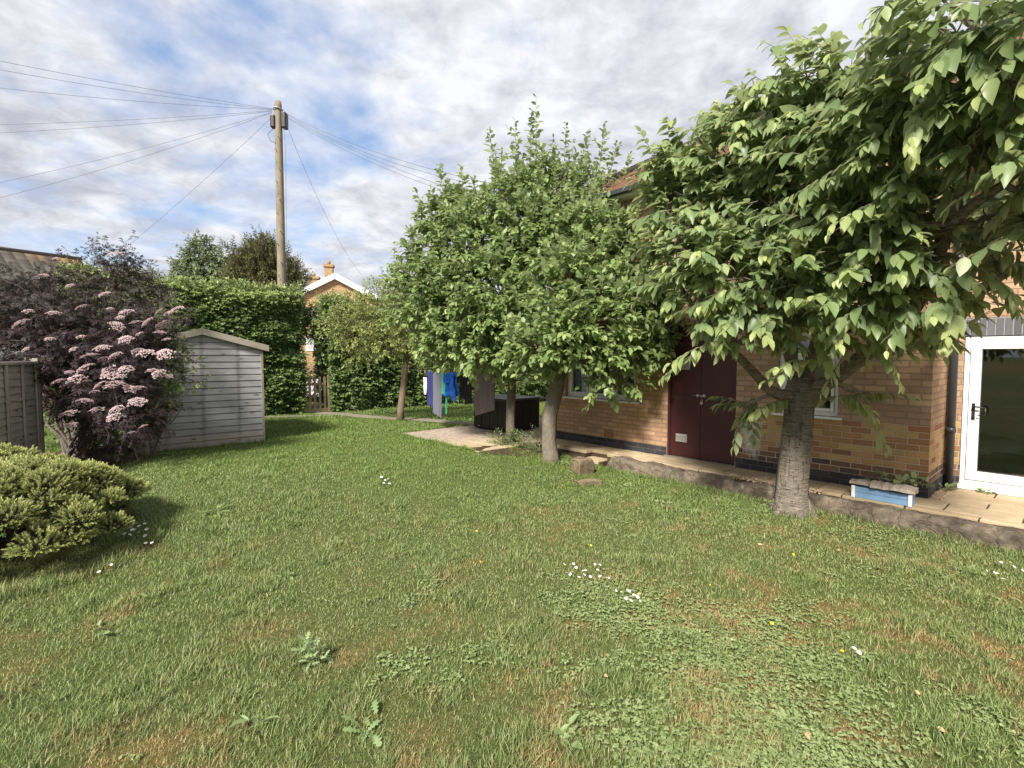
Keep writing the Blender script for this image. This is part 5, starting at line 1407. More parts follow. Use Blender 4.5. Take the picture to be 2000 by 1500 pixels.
# golden dwarf conifer
def bush():
    rng = np.random.default_rng(91); base = np.array([BUSH[0], BUSH[1], float(lawn_z(*BUSH))])
    o = thing('golden_conifer', 'low spreading golden green dwarf conifer at the lawn edge', 'shrub', tuple(base))
    lobes = [((0, 0, .14), (.80, .82, .50)), ((-.75, .2, .2), (.75, .85, .52)), ((-.25, -.45, .08), (.62, .45, .40))]
    for i in range(210):
        th = rng.uniform(0, 6.283); ph = rng.uniform(-.05, 1.0) ** 1.0 * 1.5
        big = lobes[int(rng.choice(3, p=[.5, .32, .18]))]
        d0 = np.array([math.cos(th) * math.cos(ph), math.sin(th) * math.cos(ph), math.sin(ph)])
        c0 = np.array(big[0]) + d0 * np.array(big[1]) * rng.uniform(.94, 1.05); q = rng.uniform(.11, .20)
        c0[2] = max(c0[2], .06)
        lobes.append((tuple(c0), (q, q, q * .85)))
    big3 = lobes[:3]; lobes = lobes[3:]
    O = []; D = []
    for (c, r) in lobes:
        c = np.array(c); r = np.array(r); n = int(3300 * (r[0] * r[1] + r[0] * r[2]))
        d = nrm(rng.normal(0, 1, (n, 3))); d[:, 2] = np.abs(d[:, 2]) * 1.0 - .1 * (rng.random(n) < .3)
        k = 1 + .30 * (vnoise(d[:, 0] * 3 + c[0] * 5, d[:, 1] * 3 + d[:, 2] * 2 + c[1] * 5, 1.9, 6) - .5) + .12 * (vnoise(d[:, 0] * 8 + c[0] * 5, d[:, 1] * 8 + d[:, 2] * 5, 1.6, 16) - .5)
        p = c + d * r * k[:, None]
        inside = np.zeros(n, bool)
        for (c2, r2) in lobes:
            if not np.allclose(c2, c): inside |= (((p - np.array(c2)) / (np.array(r2) * .86)) ** 2).sum(1) < 1
        for (c2, r2) in big3: inside |= (((p - np.array(c2)) / (np.array(r2) * .97)) ** 2).sum(1) < 1
        keep = ~inside & (p[:, 2] > .0)
        O.append(p[keep]); D.append(nrm(d[keep] / r + rng.normal(0, .35, (keep.sum(), 3)) + UP * .4))
    O = np.concatenate(O); D = nrm(np.concatenate(D)); n = len(O); print('bush tufts', n)
    O -= D * .05
    Ls = rng.uniform(.035, .075, n)
    d = shoot_leaves(O, D, Ls, 13, .027, .0105, .0, -.05, rng=rng, ang=(.5, 1.0))
    d['tint'] = np.clip(np.tile(np.linspace(-.3, 1.0, 13), n) * np.repeat(rng.uniform(.4, 1.0, n), 13), 0, 1)
    put_leaves('foliage', d, 'needle', M['bush_leaf'], o, False)
    # inner duller sprays
    k = rng.integers(0, n, n // 2); O2 = O[k] * np.array([.87, .87, .84]); L2 = rng.uniform(.05, .1, len(k))
    d2 = shoot_leaves(O2, D[k], L2, 10, .04, .014, .0, 0, rng=rng); d2['tint'][:] = 0
    put_leaves('inner_foliage', d2, 'needle', M['hedge_leaf'], o, False)
    mb = MB()
    for c, r in lobes[::3]:
        for j in range(1): limb(mb, (random.uniform(-.3, .3), random.uniform(-.2, .2), 0), np.array(c) + np.array([random.uniform(-1, 1) * r[0] * .7, random.uniform(-1, 1) * r[1] * .7, r[2] * .5]), .015, .004, .08, 6, 0, 5)
    branches_obj('branches', mb, twigs_np(O, -D, np.full(n, .12), .003, 0), M['dark_twig'], o)
bush()

# trees beyond the hedge
def far_tree(name, label, lobes, dens, nl, LL, WW, mat, seed, trunk_px, Y, conifer=False):
    rng = np.random.default_rng(seed); b = at(trunk_px, 690, Y); b[2] = 0
    o = thing(name, label, 'tree', tuple(b), 0, 'trees beyond the hedge')
    lb = [(c - b, r) for c, r in lobes]
    O, D = lobe_shoots(lb, dens * 3, rng, .5 if conifer else .3, inner=.1); Ls = rng.uniform(.3, .8, len(O))
    d = shoot_leaves(O, D, Ls, nl, LL, WW, -.05 if conifer else .2, .0 if conifer else .3, rng=rng)
    put_leaves('crown', d, 'diamond', mat, o, False)
    mb = MB(); top = max(c[2] for c, r in lb)
    mb.tube([(0, 0, -.1), (.05, 0, top * .4), (0, 0.05, top * .85)], [.2, .12, .02], 9); mb.build('trunk', M['small_bark'], o)
    mb = MB()
    for c, r in lb: limb(mb, (0, 0, max(.5, c[2] - .8)), c, .05, .012, .07, 6, 0, 6)
    branches_obj('branches', mb, twigs_np(O, D, Ls, .008, .1), M['dark_twig'], o)
far_tree('birch_tree', 'pale green airy tree rising above the hedge left of the pole', [lob(390, 500, 26, 24), lob(370, 530, 28, 24), lob(410, 525, 30, 24), lob(435, 510, 20, 24), lob(350, 555, 20, 24), lob(395, 478, 14, 24), lob(400, 560, 40, 24), lob(440, 545, 25, 24), lob(380, 590, 40, 24)], 80, 10, .2, .11, M['birch'], 101, 392, 24)
far_tree('conifer_tree', 'yellow tinged feathery conifer behind the hedge at the pole', [lob(510, 500, 30, 22), lob(500, 535, 45, 22), lob(545, 540, 40, 22), lob(470, 520, 18, 22), lob(515, 478, 14, 22), lob(565, 560, 30, 22), lob(480, 560, 40, 22), lob(530, 515, 35, 22), lob(455, 490, 9, 22), lob(580, 535, 14, 22), lob(520, 590, 60, 22)], 120, 16, .19, .05, M['conifer'], 102, 515, 22, True)

# ------------------------------------------------------------------ far houses
def gable_house():
    Y = 40; pk = at(655, 535, Y); el_ = at(572, 574, Y - .6); er = at(738, 574, Y + .6)
    o = thing('gabled_house', 'distant orange brick house with white bargeboards and two chimneys', 'house', (pk[0], pk[1], 0), math.atan2(er[1] - el_[1], er[0] - el_[0]))
    w = (er[0] - el_[0]) / 2; he = el_[2]; hp = pk[2]; dep = 9.0
    mb = MB(); wi = w - .35; hw_ = he + (hp - he) * .35 / w
    mb.prism([(-wi, 0), (wi, 0), (wi, hw_ - .1), (0, hp - .22), (-wi, hw_ - .1)], 0, dep); mb.build('wall', M['far_brick'], o)
    mb = MB()
    for s in (-1, 1):
        vs = [(0, -.3, hp - .12), (s * w, -.3, he - .12), (s * w, dep + .3, he - .12), (0, dep + .3, hp - .12)]
        vs = vs + [(a, b, c + .12) for a, b, c in vs]
        mb.hexa(vs if s > 0 else [vs[i] for i in (1, 0, 3, 2, 5, 4, 7, 6)])
    rf_ = mb.build('roof', M['far_tile'], o); roof_uv(rf_)
    for s in (-1, 1):
        mb = MB(); poly = [(0, hp - .42), (s * w, he - .42), (s * w, he + .02), (0, hp + .02)]
        mb.prism(poly if s > 0 else poly[::-1], -.36, -.305); mb.build('bargeboard', M['white'], o)
    for (px, y0, ww, top) in ((643, 1.2, .62, 518), (616, 5.5, .75, 543)):
        q = at(px, top, Y + y0); lx = (q[0] - pk[0]) * math.cos(-o.rotation_euler[2]) - (q[1] - pk[1]) * math.sin(-o.rotation_euler[2])
        mb = MB(); mb.box((lx - ww / 2, y0 - ww / 2, he), (lx + ww / 2, y0 + ww / 2, q[2] - .2)); mb.box((lx - ww / 2 - .08, y0 - ww / 2 - .08, q[2] - .2), (lx + ww / 2 + .08, y0 + ww / 2 + .08, q[2])); ch = mb.build('chimney', M['far_brick'], o)
        mb = MB(); mb.tube([(lx, y0, q[2]), (lx, y0, q[2] + .3)], .13, 10); mb.build('chimney_pot', M['terracotta'], ch)
    for (x, z, a, b) in ((-1.6, 2.1, 1.3, 1.2), (-1.4, 4.4, .9, 1.0), (1.0, 2.1, 1.2, 1.2)):
        mb = MB(); mb.box((x - a / 2, -.06, z), (x + a / 2, -.002, z + b)); f = mb.build('window', M['white'], o)
        mb = MB(); mb.box((x - a / 2 + .1, -.075, z + .1), (x + a / 2 - .1, -.061, z + b - .1)); mb.build('pane', M['dark_room'], f)
gable_house()

M['bung_ridge'] = plain('ridge_tile_brown', (.11, .09, .075), .85, .3, 8, .4)
def bungalow():
    rr = at(152, 501, 22); rl = at(-40, 482, 19.5); d = nrm((rr - rl)[:2]); n = np.array([d[1], -d[0]])     # n towards the viewer
    if np.dot(n, -rr[:2]) < 0: n = -n
    hp = (rr[2] + rl[2]) / 2 - .05; he = 3.0; half = 4.2; Lg = 9.0
    o = thing('bungalow', 'brown tiled bungalow with yellow lichen on the roof behind the elder', 'house', (rr[0], rr[1], 0), math.atan2(-d[1], -d[0]))
    # local x runs away along the ridge to the left, local y towards/away; viewer side sign
    ang = o.rotation_euler[2]; ly = np.array([-math.sin(ang), math.cos(ang)]); sg = 1 if np.dot(ly, n) > 0 else -1
    mb = MB(); mb.hexa([(.25, -half + .4, 0), (Lg, -half + .4, 0), (Lg, half - .4, 0), (.25, half - .4, 0), (.25, -half + .4, he), (Lg, -half + .4, he), (Lg, half - .4, he), (.25, half - .4, he)])
    mb.add([(.25, -half + .4, he), (.25, half - .4, he), (.25, 0, hp - .2), (Lg, -half + .4, he), (Lg, half - .4, he), (Lg, 0, hp - .2)], [(0, 2, 1), (3, 4, 5), (0, 3, 5, 2), (1, 2, 5, 4)])
    mb.build('wall', M['far_brick'], o)
    for s in (sg, -sg):
        mb = MB(); vs = [(-.1, 0, hp), (Lg, 0, hp), (Lg, s * half, he - .1), (-.1, s * half, he - .1)]
        mb.add(vs, [(0, 1, 2, 3)]); q = mb.build('roof', M['bung_tile'], o)
        uv = q.data.uv_layers.new(name='uv'); sl = math.hypot(half, hp - he)
        for li, (u, v) in zip(range(4), ((5.4, 0), (5.4 - Lg, 0), (5.4 - Lg, sl), (5.4, sl))): uv.data[li].uv = (u, v)
        m_ = q.modifiers.new('thick', 'SOLIDIFY'); m_.thickness = .06
    mb = MB(); mb.tube([(-.12, 0, hp + .02), (Lg / 2, 0, hp + .02), (Lg, 0, hp + .0)], .085, 8); mb.build('ridge_tiles', M['bung_ridge'], o)
    for s in (-1, 1):
        mb = MB(); mb.bar((-.13, 0, hp - .14), (-.13, s * half, he - .24), .04, .2); mb.build('bargeboard', M['white'], o)
    mb = MB(); mb.box((2.0, sg * (half - .40), 1.0), (4.2, sg * (half - .34), 2.2)) if sg > 0 else mb.box((2.0, -half + .34, 1.0), (4.2, -half + .40, 2.2)); f = mb.build('window', M['white'], o)
    return o
bungalow()

# ------------------------------------------------------------------ pole and cables
Yp = 17.0; pt = at(543, 198, Yp); pb_ = at(553, 690, Yp); pb_[2] = 0
pole = thing('utility_pole', 'tall weathered wooden telegraph pole behind the hedge', 'pole', (pb_[0], pb_[1], 0))
top = pt - pb_
mb = MB(); mb.tube([np.array([0, 0, -.2]), top * .33, top * .66, top * .985, top], [.15, .14, .126, .112, .095], 16); mb.build('shaft', M['pole'], pole)
tp = top
def box_obj(name, px, py, dy, w, h, dd, parent=pole):
    c = at(px, py, Yp + dy) - pb_
    mb = MB(); mb.box((c[0] - w / 2, c[1] - dd / 2, c[2] - h / 2), (c[0] + w / 2, c[1] + dd / 2, c[2] + h / 2)); return mb.build(name, M['black_plastic'], parent, .03, 3)
box_obj('junction_box', 534, 238, -.05, .15, .40, .2); box_obj('junction_box', 556, 236, -.02, .15, .5, .24)
mb = MB(); c = at(543, 214, Yp) - pb_; mb.tube([c + np.array([.15 * math.cos(a), .15 * math.sin(a), .02 * math.sin(3 * a)]) for a in np.linspace(0, 6.28, 17)], .018, 6); mb.build('bracket_ring', M['steel'], pole)
mb = MB(); mb.tube([at(534, 250, Yp) - pb_, at(523, 262, Yp - .1) - pb_, at(528, 275, Yp - .1) - pb_, at(540, 280, Yp - .1) - pb_], .010, 5)
mb.tube([at(555, 250, Yp - .1) - pb_, at(558, 300, Yp - .15) - pb_, at(559, 400, Yp - .15) - pb_, at(560, 480, Yp - .15) - pb_, at(562, 620, Yp - .15) - pb_], .006, 5); mb.build('cable_loop', M['cable'], pole)
for k in range(7):
    z = 2.5 + k * 1.0; f = z / top[2]
    for s in (-1, 1):
        mb = MB(); mb.tube([top * f + np.array([s * .05, -.13, s * .2]), top * f + np.array([s * .05, -.2, s * .2])], .012, 6); mb.build('step_bolt', M['steel'], pole)

def cable(a, b, sag, label, r=.005, n=16):
    a = np.array(a); b = np.array(b); mb = MB()
    pts = [a + (b - a) * s - UP * sag * 4 * s * (1 - s) for s in np.linspace(0, 1, n)]
    o0 = a.copy(); mb.tube([p - o0 for p in pts], r, 5)
    o = mb.build('overhead_cable', M['cable'], None); o.location = o0
    return tag(o, label, 'cable', 'telephone cables fanning out from the pole')
pl_ = at(531, 214, Yp); pr_ = at(560, 222, Yp)
def thru(a, px, py, Y, ext=1.35): # end point past the given picture point
    q = at(px, py, Y); return a + (q - a) * ext
for (px, py, Y, sag, dz, lb_) in ((0, 113, 13, .10, .03, 'topmost black cable running from the pole top to the upper left'), (0, 128, 13.5, .14, .01, 'second black cable from the top running left from the pole'), (0, 165, 14, .12, 0, 'third black cable running left just below the upper pair'), (0, 238, 15, .10, -.03, 'nearly level upper cable running left from the pole top'), (0, 253, 15, .12, -.05, 'nearly level lower cable running left from the pole top'), (0, 347, 15.5, .18, -.08, 'upper of two cables dropping gently to the left'), (0, 376, 15.5, .2, -.1, 'lower of two cables dropping gently to the left')):
    a = pl_ + UP * dz; cable(a, thru(a, px, py, Y), sag, lb_)
a = at(528, 232, Yp); cable(a, thru(a, 238, 488, 19, 1.15), .1, 'thin steep cable dropping from the pole towards the elder', .0045)
a = at(562, 250, Yp); cable(a, thru(a, 700, 522, 24, 1.1), .5, 'thin steep cable dropping right towards the gabled house', .005)
for (t, b, z, sag, off, lb_) in ((5.9, -.3, 4.75, .28, 0, 'uppermost of the cables running right into the apple tree'), (5.7, -.3, 4.62, .36, -.03, 'second cable running right into the apple tree top'), (5.8, -.3, 4.25, .22, -.1, 'third cable dropping right into the apple tree'), (5.6, -.3, 4.12, .3, -.12, 'lowest cable dropping right into the apple tree')):
    cable(pr_ + UP * off, hw(t, b, z), sag, lb_)

# ------------------------------------------------------------------ washing
wl0 = np.array([ST[0], ST[1], 1.33]); wl1 = np.array([AP1[0], AP1[1], 1.32])
def wl(px):
    # point of the line under picture column px
    d = wl1 - wl0; u = (px - 1000) / 1000.0
    s = (u * wl0[1] - wl0[0]) / (d[0] - u * d[1]); return wl0 + d * s - UP * .16 * s * (1 - s)
mb = MB(); pts = [wl0 + (wl1 - wl0) * s - UP * .16 * s * (1 - s) for s in np.linspace(0, 1, 14)]
mb.tube(pts, .004, 5); tag(mb.build('washing_line', M['cable'], None), 'thin washing line strung between the small tree and the apple tree', 'washing line')
def cloth(name, px0, px1, py1a, py1b, col, label, cat_, outline=None, folds=5, amp=.03, th=.008, skew=0.0, extra=None, topdrop=0.0, nsx=26, nsz=34, mat=None):
    a = wl(px0); b = wl(px1); d = b - a; w = np.linalg.norm(d[:2]); dirv = d / np.linalg.norm(d); nv = nrm(np.array([-d[1], d[0], 0]))
    m = mat or plain(name + '_cloth', col, .85, .18, 60, .5)
    Vv = []; F = []; keep = {}
    for j in range(nsz + 1):
        v = j / nsz
        for i in range(nsx + 1):
            u = i / nsx
            top_ = a + d * u - UP * topdrop
            Yv = top_[1]; zb = at(0, py1a * (1 - u) + py1b * u, Yv)[2]
            uu = u
            if outline: l, r_ = outline(v); uu = l + (r_ - l) * u; top_ = a + d * uu - UP * topdrop
            z = top_[2] * (1 - v) + zb * v
            fo = amp * math.sin(uu * folds * 6.28 + 1.3 * math.sin(v * 3)) * (.3 + .7 * v) + amp * .5 * math.sin(uu * folds * 13 + v * 5)
            p = top_ + nv * fo + dirv * skew * v * w; p[2] = z
            Vv.append(p)
    F = [(j * (nsx + 1) + i, j * (nsx + 1) + i + 1, (j + 1) * (nsx + 1) + i + 1, (j + 1) * (nsx + 1) + i) for j in range(nsz) for i in range(nsx)]
    mb = MB(); mb.smooth = True; org = a.copy(); mb.add([p - org for p in Vv], F)
    o = mb.build(name, m, None); o.location = org
    s = o.modifiers.new('thick', 'SOLIDIFY'); s.thickness = th
    return tag(o, label, cat_, 'washing on the line')
cloth('white_sock', 827, 833, 770, 771, (.7, .7, .72), 'small white sock hanging leftmost on the washing line', 'laundry', lambda v: (0.0, 1.0) if v < .7 else (.1, .9), 1, .008, topdrop=.15)
cloth('navy_garment', 834, 847, 790, 797, (.025, .03, .12), 'navy blue garment hanging beside the long grey trousers', 'laundry', None, 2, .03)
cloth('grey_trousers', 845, 862, 806, 818, (.12, .125, .155), 'long slate grey trousers hanging on the washing line', 'laundry', None, 3, .025)
gt = cloth('green_shirt', 862, 874, 770, 772, (.05, .33, .22), 'green top half hidden behind the bright blue jacket', 'laundry', lambda v: (.0, 1.0), 2, .02)
# blue jacket with sleeves
def jacket():
    px0, px1 = 868, 896
    o = thing('blue_jacket', 'bright blue hooded jacket pegged upside down on the washing line', 'jacket', tuple(wl(882)), 0, 'washing on the line')
    m = plain('jacket_blue', (.02, .14, .68), .6, .15, 30, .4)
    base = wl(882); a = wl(px0); b = wl(px1); d = b - a; nv = nrm(np.array([-d[1], d[0], 0]))
    if nv[1] > 0: nv = -nv
    def sheet(name, outline, off, zf, n=18, k=22, amp=.02):
        mb = MB(); Vv = []
        for j in range(k + 1):
            v = j / k; l, r_ = outline(v)
            for i in range(n + 1):
                u = l + (r_ - l) * i / n; p = a + d * u; zb = at(0, zf, p[1])[2]
                bul = .05 * math.sin(math.pi * i / n) + amp * math.sin(u * 14 + v * 6) + .012 * math.sin(v * 19 + u * 7)
                q = p + nv * (off + bul); q[2] = p[2] * (1 - v) + zb * v; Vv.append(q - base)
        mb.smooth = True; mb.add(Vv, [(j * (n + 1) + i, j * (n + 1) + i + 1, (j + 1) * (n + 1) + i + 1, (j + 1) * (n + 1) + i) for j in range(k) for i in range(n)])
        s = mb.build(name, m, o); t_ = s.modifiers.new('thick', 'SOLIDIFY'); t_.thickness = .012; return s
    sheet('body', lambda v: (.06 - .05 * v, .88 + .06 * v), .0, 774)
    sheet('sleeve', lambda v: (.62 + .12 * v, .84 + .14 * v), .07, 784, 8)
    sheet('pocket', lambda v: (.2, .66), .075, 748, 8, 10)
jacket()
cloth('green_strap', 870, 873, 808, 810, (.06, .42, .28), 'thin green strap dangling below the blue jacket', 'laundry', lambda v: (.0, .9), 1, .01, topdrop=.3)
cloth('black_shirt', 897, 908, 782, 776, (.022, .022, .026), 'black shirt hanging right of the blue jacket', 'laundry', None, 2, .03)
cloth('black_trousers', 908, 921, 790, 788, (.03, .03, .033), 'faded black trousers hanging left of the brown towel', 'laundry', None, 3, .03)
cloth('brown_towel', 925, 966, 812, 801, (.155, .125, .125), 'grey brown towel hanging in front of the black storage box', 'towel', lambda v: (0.0 + .22 * max(0, v - .75) * (1 if v > .75 else 0), 1.0), 4, .012)
for px in (830, 838, 856, 865, 874, 892, 903, 915, 930, 962):
    p = wl(px); mb = MB(); mb.box((-.006, -.012, -.045), (.006, .012, .025)); o = mb.build('clothes_peg', M['gate'], None, .002); o.location = p; o.rotation_euler = (0, 0, .8)
    tag(o, 'small wooden peg clipped on the washing line', 'peg', 'pegs on the washing line')

# ------------------------------------------------------------------ black storage box
sb0 = at(988, 846, 10.87); sb0[2] = 0
sbx = thing('storage_box', 'black slatted garden storage box standing on the terrace', 'storage box', tuple(sb0), math.atan2(B2[1], B2[0]))
def sbox():
    Wb, Db, Hb = 1.0, 1.13, .66
    mb = MB(); mb.box((0, 0, .02), (Wb, Db, Hb)); mb.build('body', M['black_plastic'], sbx, .012, 2)
    mb = MB(); mb.box((-.02, -.02, Hb + .003), (Wb + .02, Db + .02, Hb + .06)); mb.build('lid', plain('lid_grey', (.055, .055, .055), .35, .1, 9, .05), sbx, .012, 2)
    for i in range(1, 4):
        mb = MB(); mb.box((-.006, Db * i / 4 - .012, .05), (-.001, Db * i / 4 + .012, Hb - .03)); mb.build('rib', M['black_plastic'], sbx)
        mb = MB(); mb.box((Wb * i / 4 - .012, -.006, .05), (Wb * i / 4 + .012, -.001, Hb - .03)); mb.build('rib', M['black_plastic'], sbx)
    mb = MB(); mb.box((-.008, Db - .24, .055), (-.001, Db - .17, .075)); mb.build('badge', M['steel'], sbx)
    mb = MB(); mb.box((Wb - .18, -.008, .055), (Wb - .11, -.001, .075)); mb.build('badge', M['steel'], sbx)
sbox()
# pale upright post beyond the box
pp = at(1049, 826, 12.0)
mb = MB(); mb.box((-.04, -.04, -.02), (.04, .04, .72)); o = mb.build('white_post', M['white'], None, .004); o.location = (pp[0], pp[1], 0); o.rotation_euler = (0, 0, .7); tag(o, 'short white post beside the black storage box', 'post')

# ------------------------------------------------------------------ little plants and flowers in the lawn
def ragwort():
    p = ground_at(615, 1300); o = rosette('ragwort_plant', 'tall grey green ragwort weed standing in the lawn', 'plant', p, 46, .075, .036, 'lobed', M['rag'], (.1, 1.1), .028, hgt=.15, seed=21)
    p2 = ground_at(640, 1235)
ragwort()
for (px, py, n, L, W_l, lb_, nm, mt, sd) in ((498, 1415, 8, .10, .035, 'pale broad leaved rosette low in the lawn below the ragwort', 'broadleaf_weed', 'rag', 31), (720, 1430, 12, .10, .05, 'ragged dandelion rosette near the bottom of the lawn', 'dandelion', 'rag', 32), (1545, 1425, 14, .085, .04, 'large dock leaves in the dry lower lawn', 'dock_weed', 'weed', 33), (1095, 1435, 22, .07, .04, 'leafy weed cluster beside the bare brown patch', 'leafy_weed', 'rag', 34), (190, 1235, 10, .08, .04, 'pale weed leaves in the grass below the conifer', 'pale_weed', 'rag', 35), (290, 1170, 5, .11, .05, 'single plantain with upright leaves left of centre lawn', 'plantain', 'weed', 36), (425, 1000, 16, .12, .03, 'bluish thistle in the lawn right of the golden conifer', 'thistle', 'hedge_leaf', 37), (1230, 950, 22, .08, .05, 'green weed growing at the foot of the wall gap', 'wall_weed', 'weed', 38), (1500, 985, 24, .09, .05, 'low leafy weed left of the cherry trunk', 'trunk_weed', 'weed', 39), (1105, 905, 20, .10, .06, 'leafy weed right of the thick apple trunk', 'apple_weed', 'weed', 40), (1290, 985, 14, .08, .04, 'green tuft of leaves in front of the low wall', 'tuft_weed', 'weed', 41), (560, 1130, 8, .07, .03, 'tiny broad leaf weed in mid lawn', 'mid_weed', 'rag', 42)):
    rosette(nm, lb_, 'weed', ground_at(px, py), n, L, W_l, 'lobed' if nm in ('dandelion', 'thistle') else 'mid', M[mt], (.1, .9), .025, seed=sd)

def daisy_proto(r=.012):
    n = 13; V = []; F = []; mi = []
    V.append((0, 0, .002))
    for i in range(n):
        a0, a1 = 6.283 * (i - .38) / n, 6.283 * (i + .38) / n; k = len(V)
        V += [(r * .3 * math.cos(a0), r * .3 * math.sin(a0), 0), (r * math.cos(a0), r * math.sin(a0), .003), (r * math.cos(a1), r * math.sin(a1), .003), (r * .3 * math.cos(a1), r * .3 * math.sin(a1), 0)]
        F.append((k, k + 1, k + 2, k + 3)); mi.append(0)
    c = len(V)
    for i in range(8): V.append((r * .34 * math.cos(6.283 * i / 8), r * .34 * math.sin(6.283 * i / 8), .002))
    V.append((0, 0, .006))
    for i in range(8): F.append((c + i, c + (i + 1) % 8, c + 8)); mi.append(1)
    c = len(V)
    for z in (-.06, .001):
        for i in range(3): V.append((.0012 * math.cos(2.09 * i), .0012 * math.sin(2.09 * i), z))
    for i in range(3): F.append((c + i, c + (i + 1) % 3, c + 3 + (i + 1) % 3, c + 3 + i)); mi.append(2)
    me = bpy.data.meshes.new('daisy'); me.from_pydata(V, [], F); me.polygons.foreach_set('material_index', mi); me.update()
    for m_ in (M['daisy_white'], M['yellow'], M['weed']): me.materials.append(m_)
    return me
DM = daisy_proto()
def flowers(name, me, pts, label, cat_, group, scale=1.0, hz=.055):
    for (px, py) in pts:
        p = ground_at(px, py + 8); o = bpy.data.objects.new(name, me); COL.objects.link(o)
        s = scale * random.uniform(.85, 1.15); o.location = (p[0], p[1], p[2] + hz); o.scale = (s, s, s); o.rotation_euler = (random.gauss(0, .25) + .35, random.gauss(0, .25), random.uniform(0, 1))
        tag(o, label, cat_, group)
flowers('daisy', DM, [(1102, 1107), (1120, 1106), (1125, 1113), (1139, 1120), (1144, 1119), (1114, 1127), (1131, 1133), (1141, 1128), (1153, 1132), (1162, 1107), (1167, 1118), (1171, 1108), (1172, 1131), (1189, 1134)], 'white daisy in the upper cluster at mid lawn', 'daisy', 'daisies in the upper mid lawn cluster')
flowers('daisy', DM, [(1184, 1158), (1203, 1160), (1214, 1163), (1225, 1159), (1229, 1161), (1238, 1169), (1245, 1173), (1223, 1176), (1232, 1180), (1249, 1180)], 'white daisy in the lower cluster at mid lawn', 'daisy', 'daisies in the lower mid lawn cluster')
flowers('daisy', DM, [(262, 1021), (283, 1026), (256, 1031), (272, 1031), (259, 1038), (264, 1038), (287, 1037), (244, 1046), (254, 1048), (272, 1043), (284, 1050), (285, 1065), (297, 1064), (205, 1042)], 'white daisy in the cluster beside the golden conifer', 'daisy', 'daisies beside the golden conifer', 1.25)
flowers('daisy', DM, [(1926, 1119), (1942, 1124), (1947, 1125), (1955, 1103), (1973, 1103), (1980, 1112), (1959, 1136), (1981, 1134), (1985, 1119), (1996, 1119)], 'white daisy in the cluster at the right lawn edge', 'daisy', 'daisies at the right lawn edge')
flowers('daisy', DM, [(745, 932), (752, 938), (758, 936), (750, 944), (760, 945)], 'white daisy in the far tuft on the left of centre lawn', 'daisy', 'daisies in the far lawn tuft', 1.5)
flowers('daisy', DM, [(194, 1122), (218, 1108)], 'lone white daisy below the golden conifer', 'daisy', 'lone daisies below the conifer')
flowers('daisy', DM, [(1667, 1276), (1677, 1285)], 'white daisy beside the yellow flower in the clover', 'daisy', 'daisies in the clover')
bm_me = DM.copy(); bm_me.name = 'buttercup'
bm_me.materials[0] = M['yellow']
flowers('buttercup', bm_me, [(931, 1040), (938, 1102), (1154, 1069), (1386, 1149), (1549, 1087), (1507, 1226), (1644, 1282)], 'small yellow buttercup dotted in the lawn', 'buttercup', 'buttercups in the lawn', 1.0)

def fallen():
    V, T, Q = leaf_template('broad'); me = bpy.data.meshes.new('fallen_leaf')
    me.from_pydata([tuple(v * np.array([.06, .035, .07])) for v in V], [], [tuple(t) for t in T] + [tuple(q) for q in Q]); me.update(); me.materials.append(M['dead_leaf'])
    pts = [(1252, 1168), (865, 1260), (1180, 1330), (1795, 1370), (1575, 1445), (1830, 1435), (1330, 1012), (1250, 1000), (1640, 1080), (1480, 1070), (1690, 1055), (1345, 1020), (1380, 1040)]
    for (px, py) in pts:
        p = ground_at(px, py); o = bpy.data.objects.new('fallen_leaf', me); COL.objects.link(o); o.location = (p[0], p[1], p[2] + .035); o.rotation_euler = (random.gauss(0, .4), random.gauss(0, .4), random.uniform(0, 6)); s = random.uniform(.45, .8); o.scale = (s, s, s)
        tag(o, 'dry tan fallen leaf lying in the lawn', 'leaf', 'fallen leaves on the lawn')
fallen()

# ------------------------------------------------------------------ sky, sun, camera
SUN_EL = R(43); SUN_DIR = nrm(np.array([-.42, -.91, 0])) * math.cos(SUN_EL) + UP * math.sin(SUN_EL)
w = bpy.data.worlds.new('World'); SC.world = w; w.use_nodes = True
t = NT(w.node_tree); w.node_tree.nodes.clear()
sky = t.n('ShaderNodeTexSky', sky_type='NISHITA'); sky.sun_disc = False; sky.sun_elevation = SUN_EL; sky.sun_rotation = math.atan2(SUN_DIR[0], SUN_DIR[1])
sky.air_density = 1.0; sky.dust_density = 0.6; sky.ozone_density = 1.6
dirv = t.n('ShaderNodeTexCoord').outputs['Generated']
sp_ = t.n('ShaderNodeSeparateXYZ', {0: dirv}); zz = t.math('ADD', t.math('MAXIMUM', sp_.outputs[2], 0.0), .22)
pv = t.n('ShaderNodeCombineXYZ', {0: t.math('DIVIDE', sp_.outputs[0], zz), 1: t.math('DIVIDE', sp_.outputs[1], zz), 2: 0.0}).outputs[0]
n1 = t.noise(t.mapping(pv, (1, 1, 1), (3.1, 1.7, 0)), 2.6, 9, .58, .15)
n2 = t.noise(t.mapping(pv, (1, 1, 1), (8.2, 4.7, 0)), 1.1, 6, .55, .1)
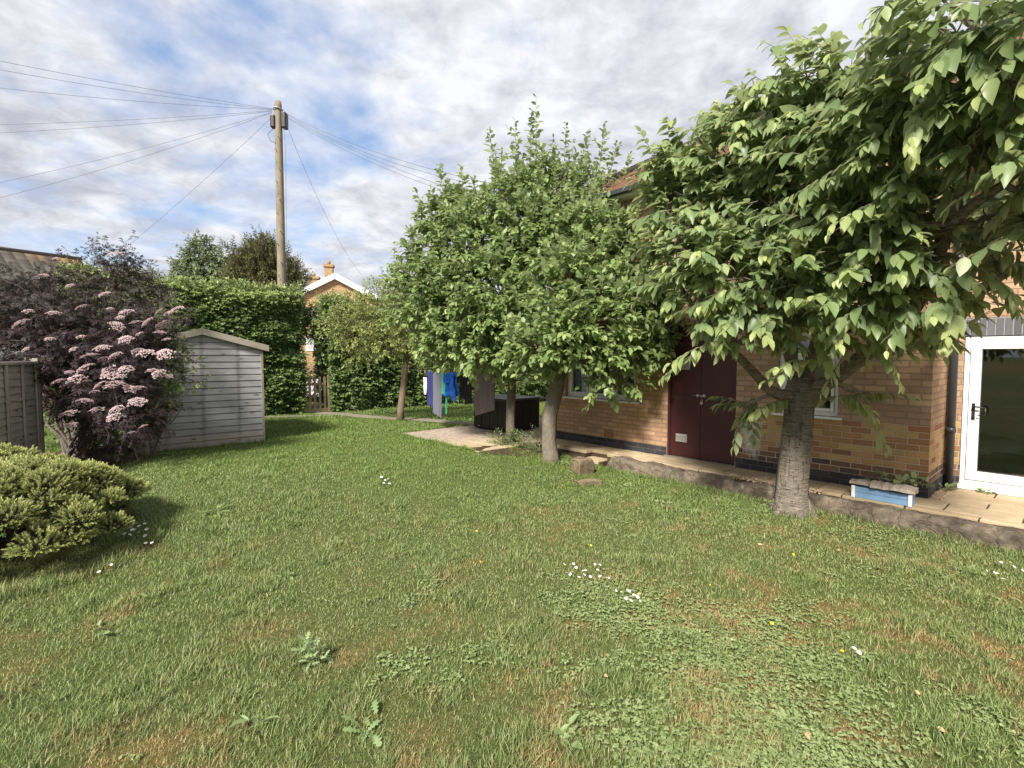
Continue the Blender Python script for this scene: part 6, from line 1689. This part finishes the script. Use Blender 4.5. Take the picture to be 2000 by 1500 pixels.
n3 = t.noise(t.mapping(pv, (1, 1, 1), (1.2, 9.7, 0)), 6.5, 9, .62, .3)
hole = t.n('ShaderNodeVectorMath', {0: dirv, 1: tuple(nrm(ray(300, 400)))}, operation='DOT_PRODUCT').outputs['Value']
hol = t.mapr(hole, .84, 1.0)
cov = t.math('SUBTRACT', t.math('ADD', t.math('MULTIPLY', n1, .55), t.math('MULTIPLY', n2, .55)), t.math('MULTIPLY', hol, .135))
mask = t.mapr(cov, .315, .455)
grey = t.mapr(t.math('ADD', t.math('MULTIPLY', n3, .55), t.math('MULTIPLY', n2, .45)), .41, .60)
cloud = t.mix(grey, (.455, .46, .482), (.256, .261, .303))
blue = t.mix(.5, t.n('ShaderNodeVectorMath', {0: sky.outputs[0], 3: .09}, operation='SCALE').outputs[0], (.19, .265, .42))
skyc = t.mix(mask, blue, cloud)
bg = t.n('ShaderNodeBackground', {'Color': skyc, 'Strength': 1.0}); wo = t.n('ShaderNodeOutputWorld'); w.node_tree.links.new(bg.outputs[0], wo.inputs[0])

sl = bpy.data.lights.new('sun', 'SUN'); sl.energy = 4.3; sl.angle = R(10); sl.color = (1.0, .95, .86)
so_ = bpy.data.objects.new('sun', sl); COL.objects.link(so_); so_.rotation_euler = Vector(SUN_DIR).to_track_quat('Z', 'Y').to_euler()
so_.location = (-20, -10, 30)

cd = bpy.data.cameras.new('camera'); cd.sensor_width = 36; cd.sensor_fit = 'HORIZONTAL'; cd.lens = 18.0; cd.clip_end = 6000; cd.clip_start = .05
cam = bpy.data.objects.new('camera', cd); COL.objects.link(cam); cam.location = (0, 0, EYE); cam.rotation_euler = (math.pi / 2 - PITCH, 0, 0); SC.camera = cam

SC.view_settings.view_transform = 'Standard'; SC.view_settings.look = 'None'; SC.view_settings.exposure = 1.1; SC.view_settings.gamma = 1.0
SC.render.engine = 'CYCLES'; SC.cycles.max_bounces = 6; SC.cycles.transparent_max_bounces = 8; SC.cycles.use_denoising = True
SC.cycles.diffuse_bounces = 3; SC.cycles.glossy_bounces = 3
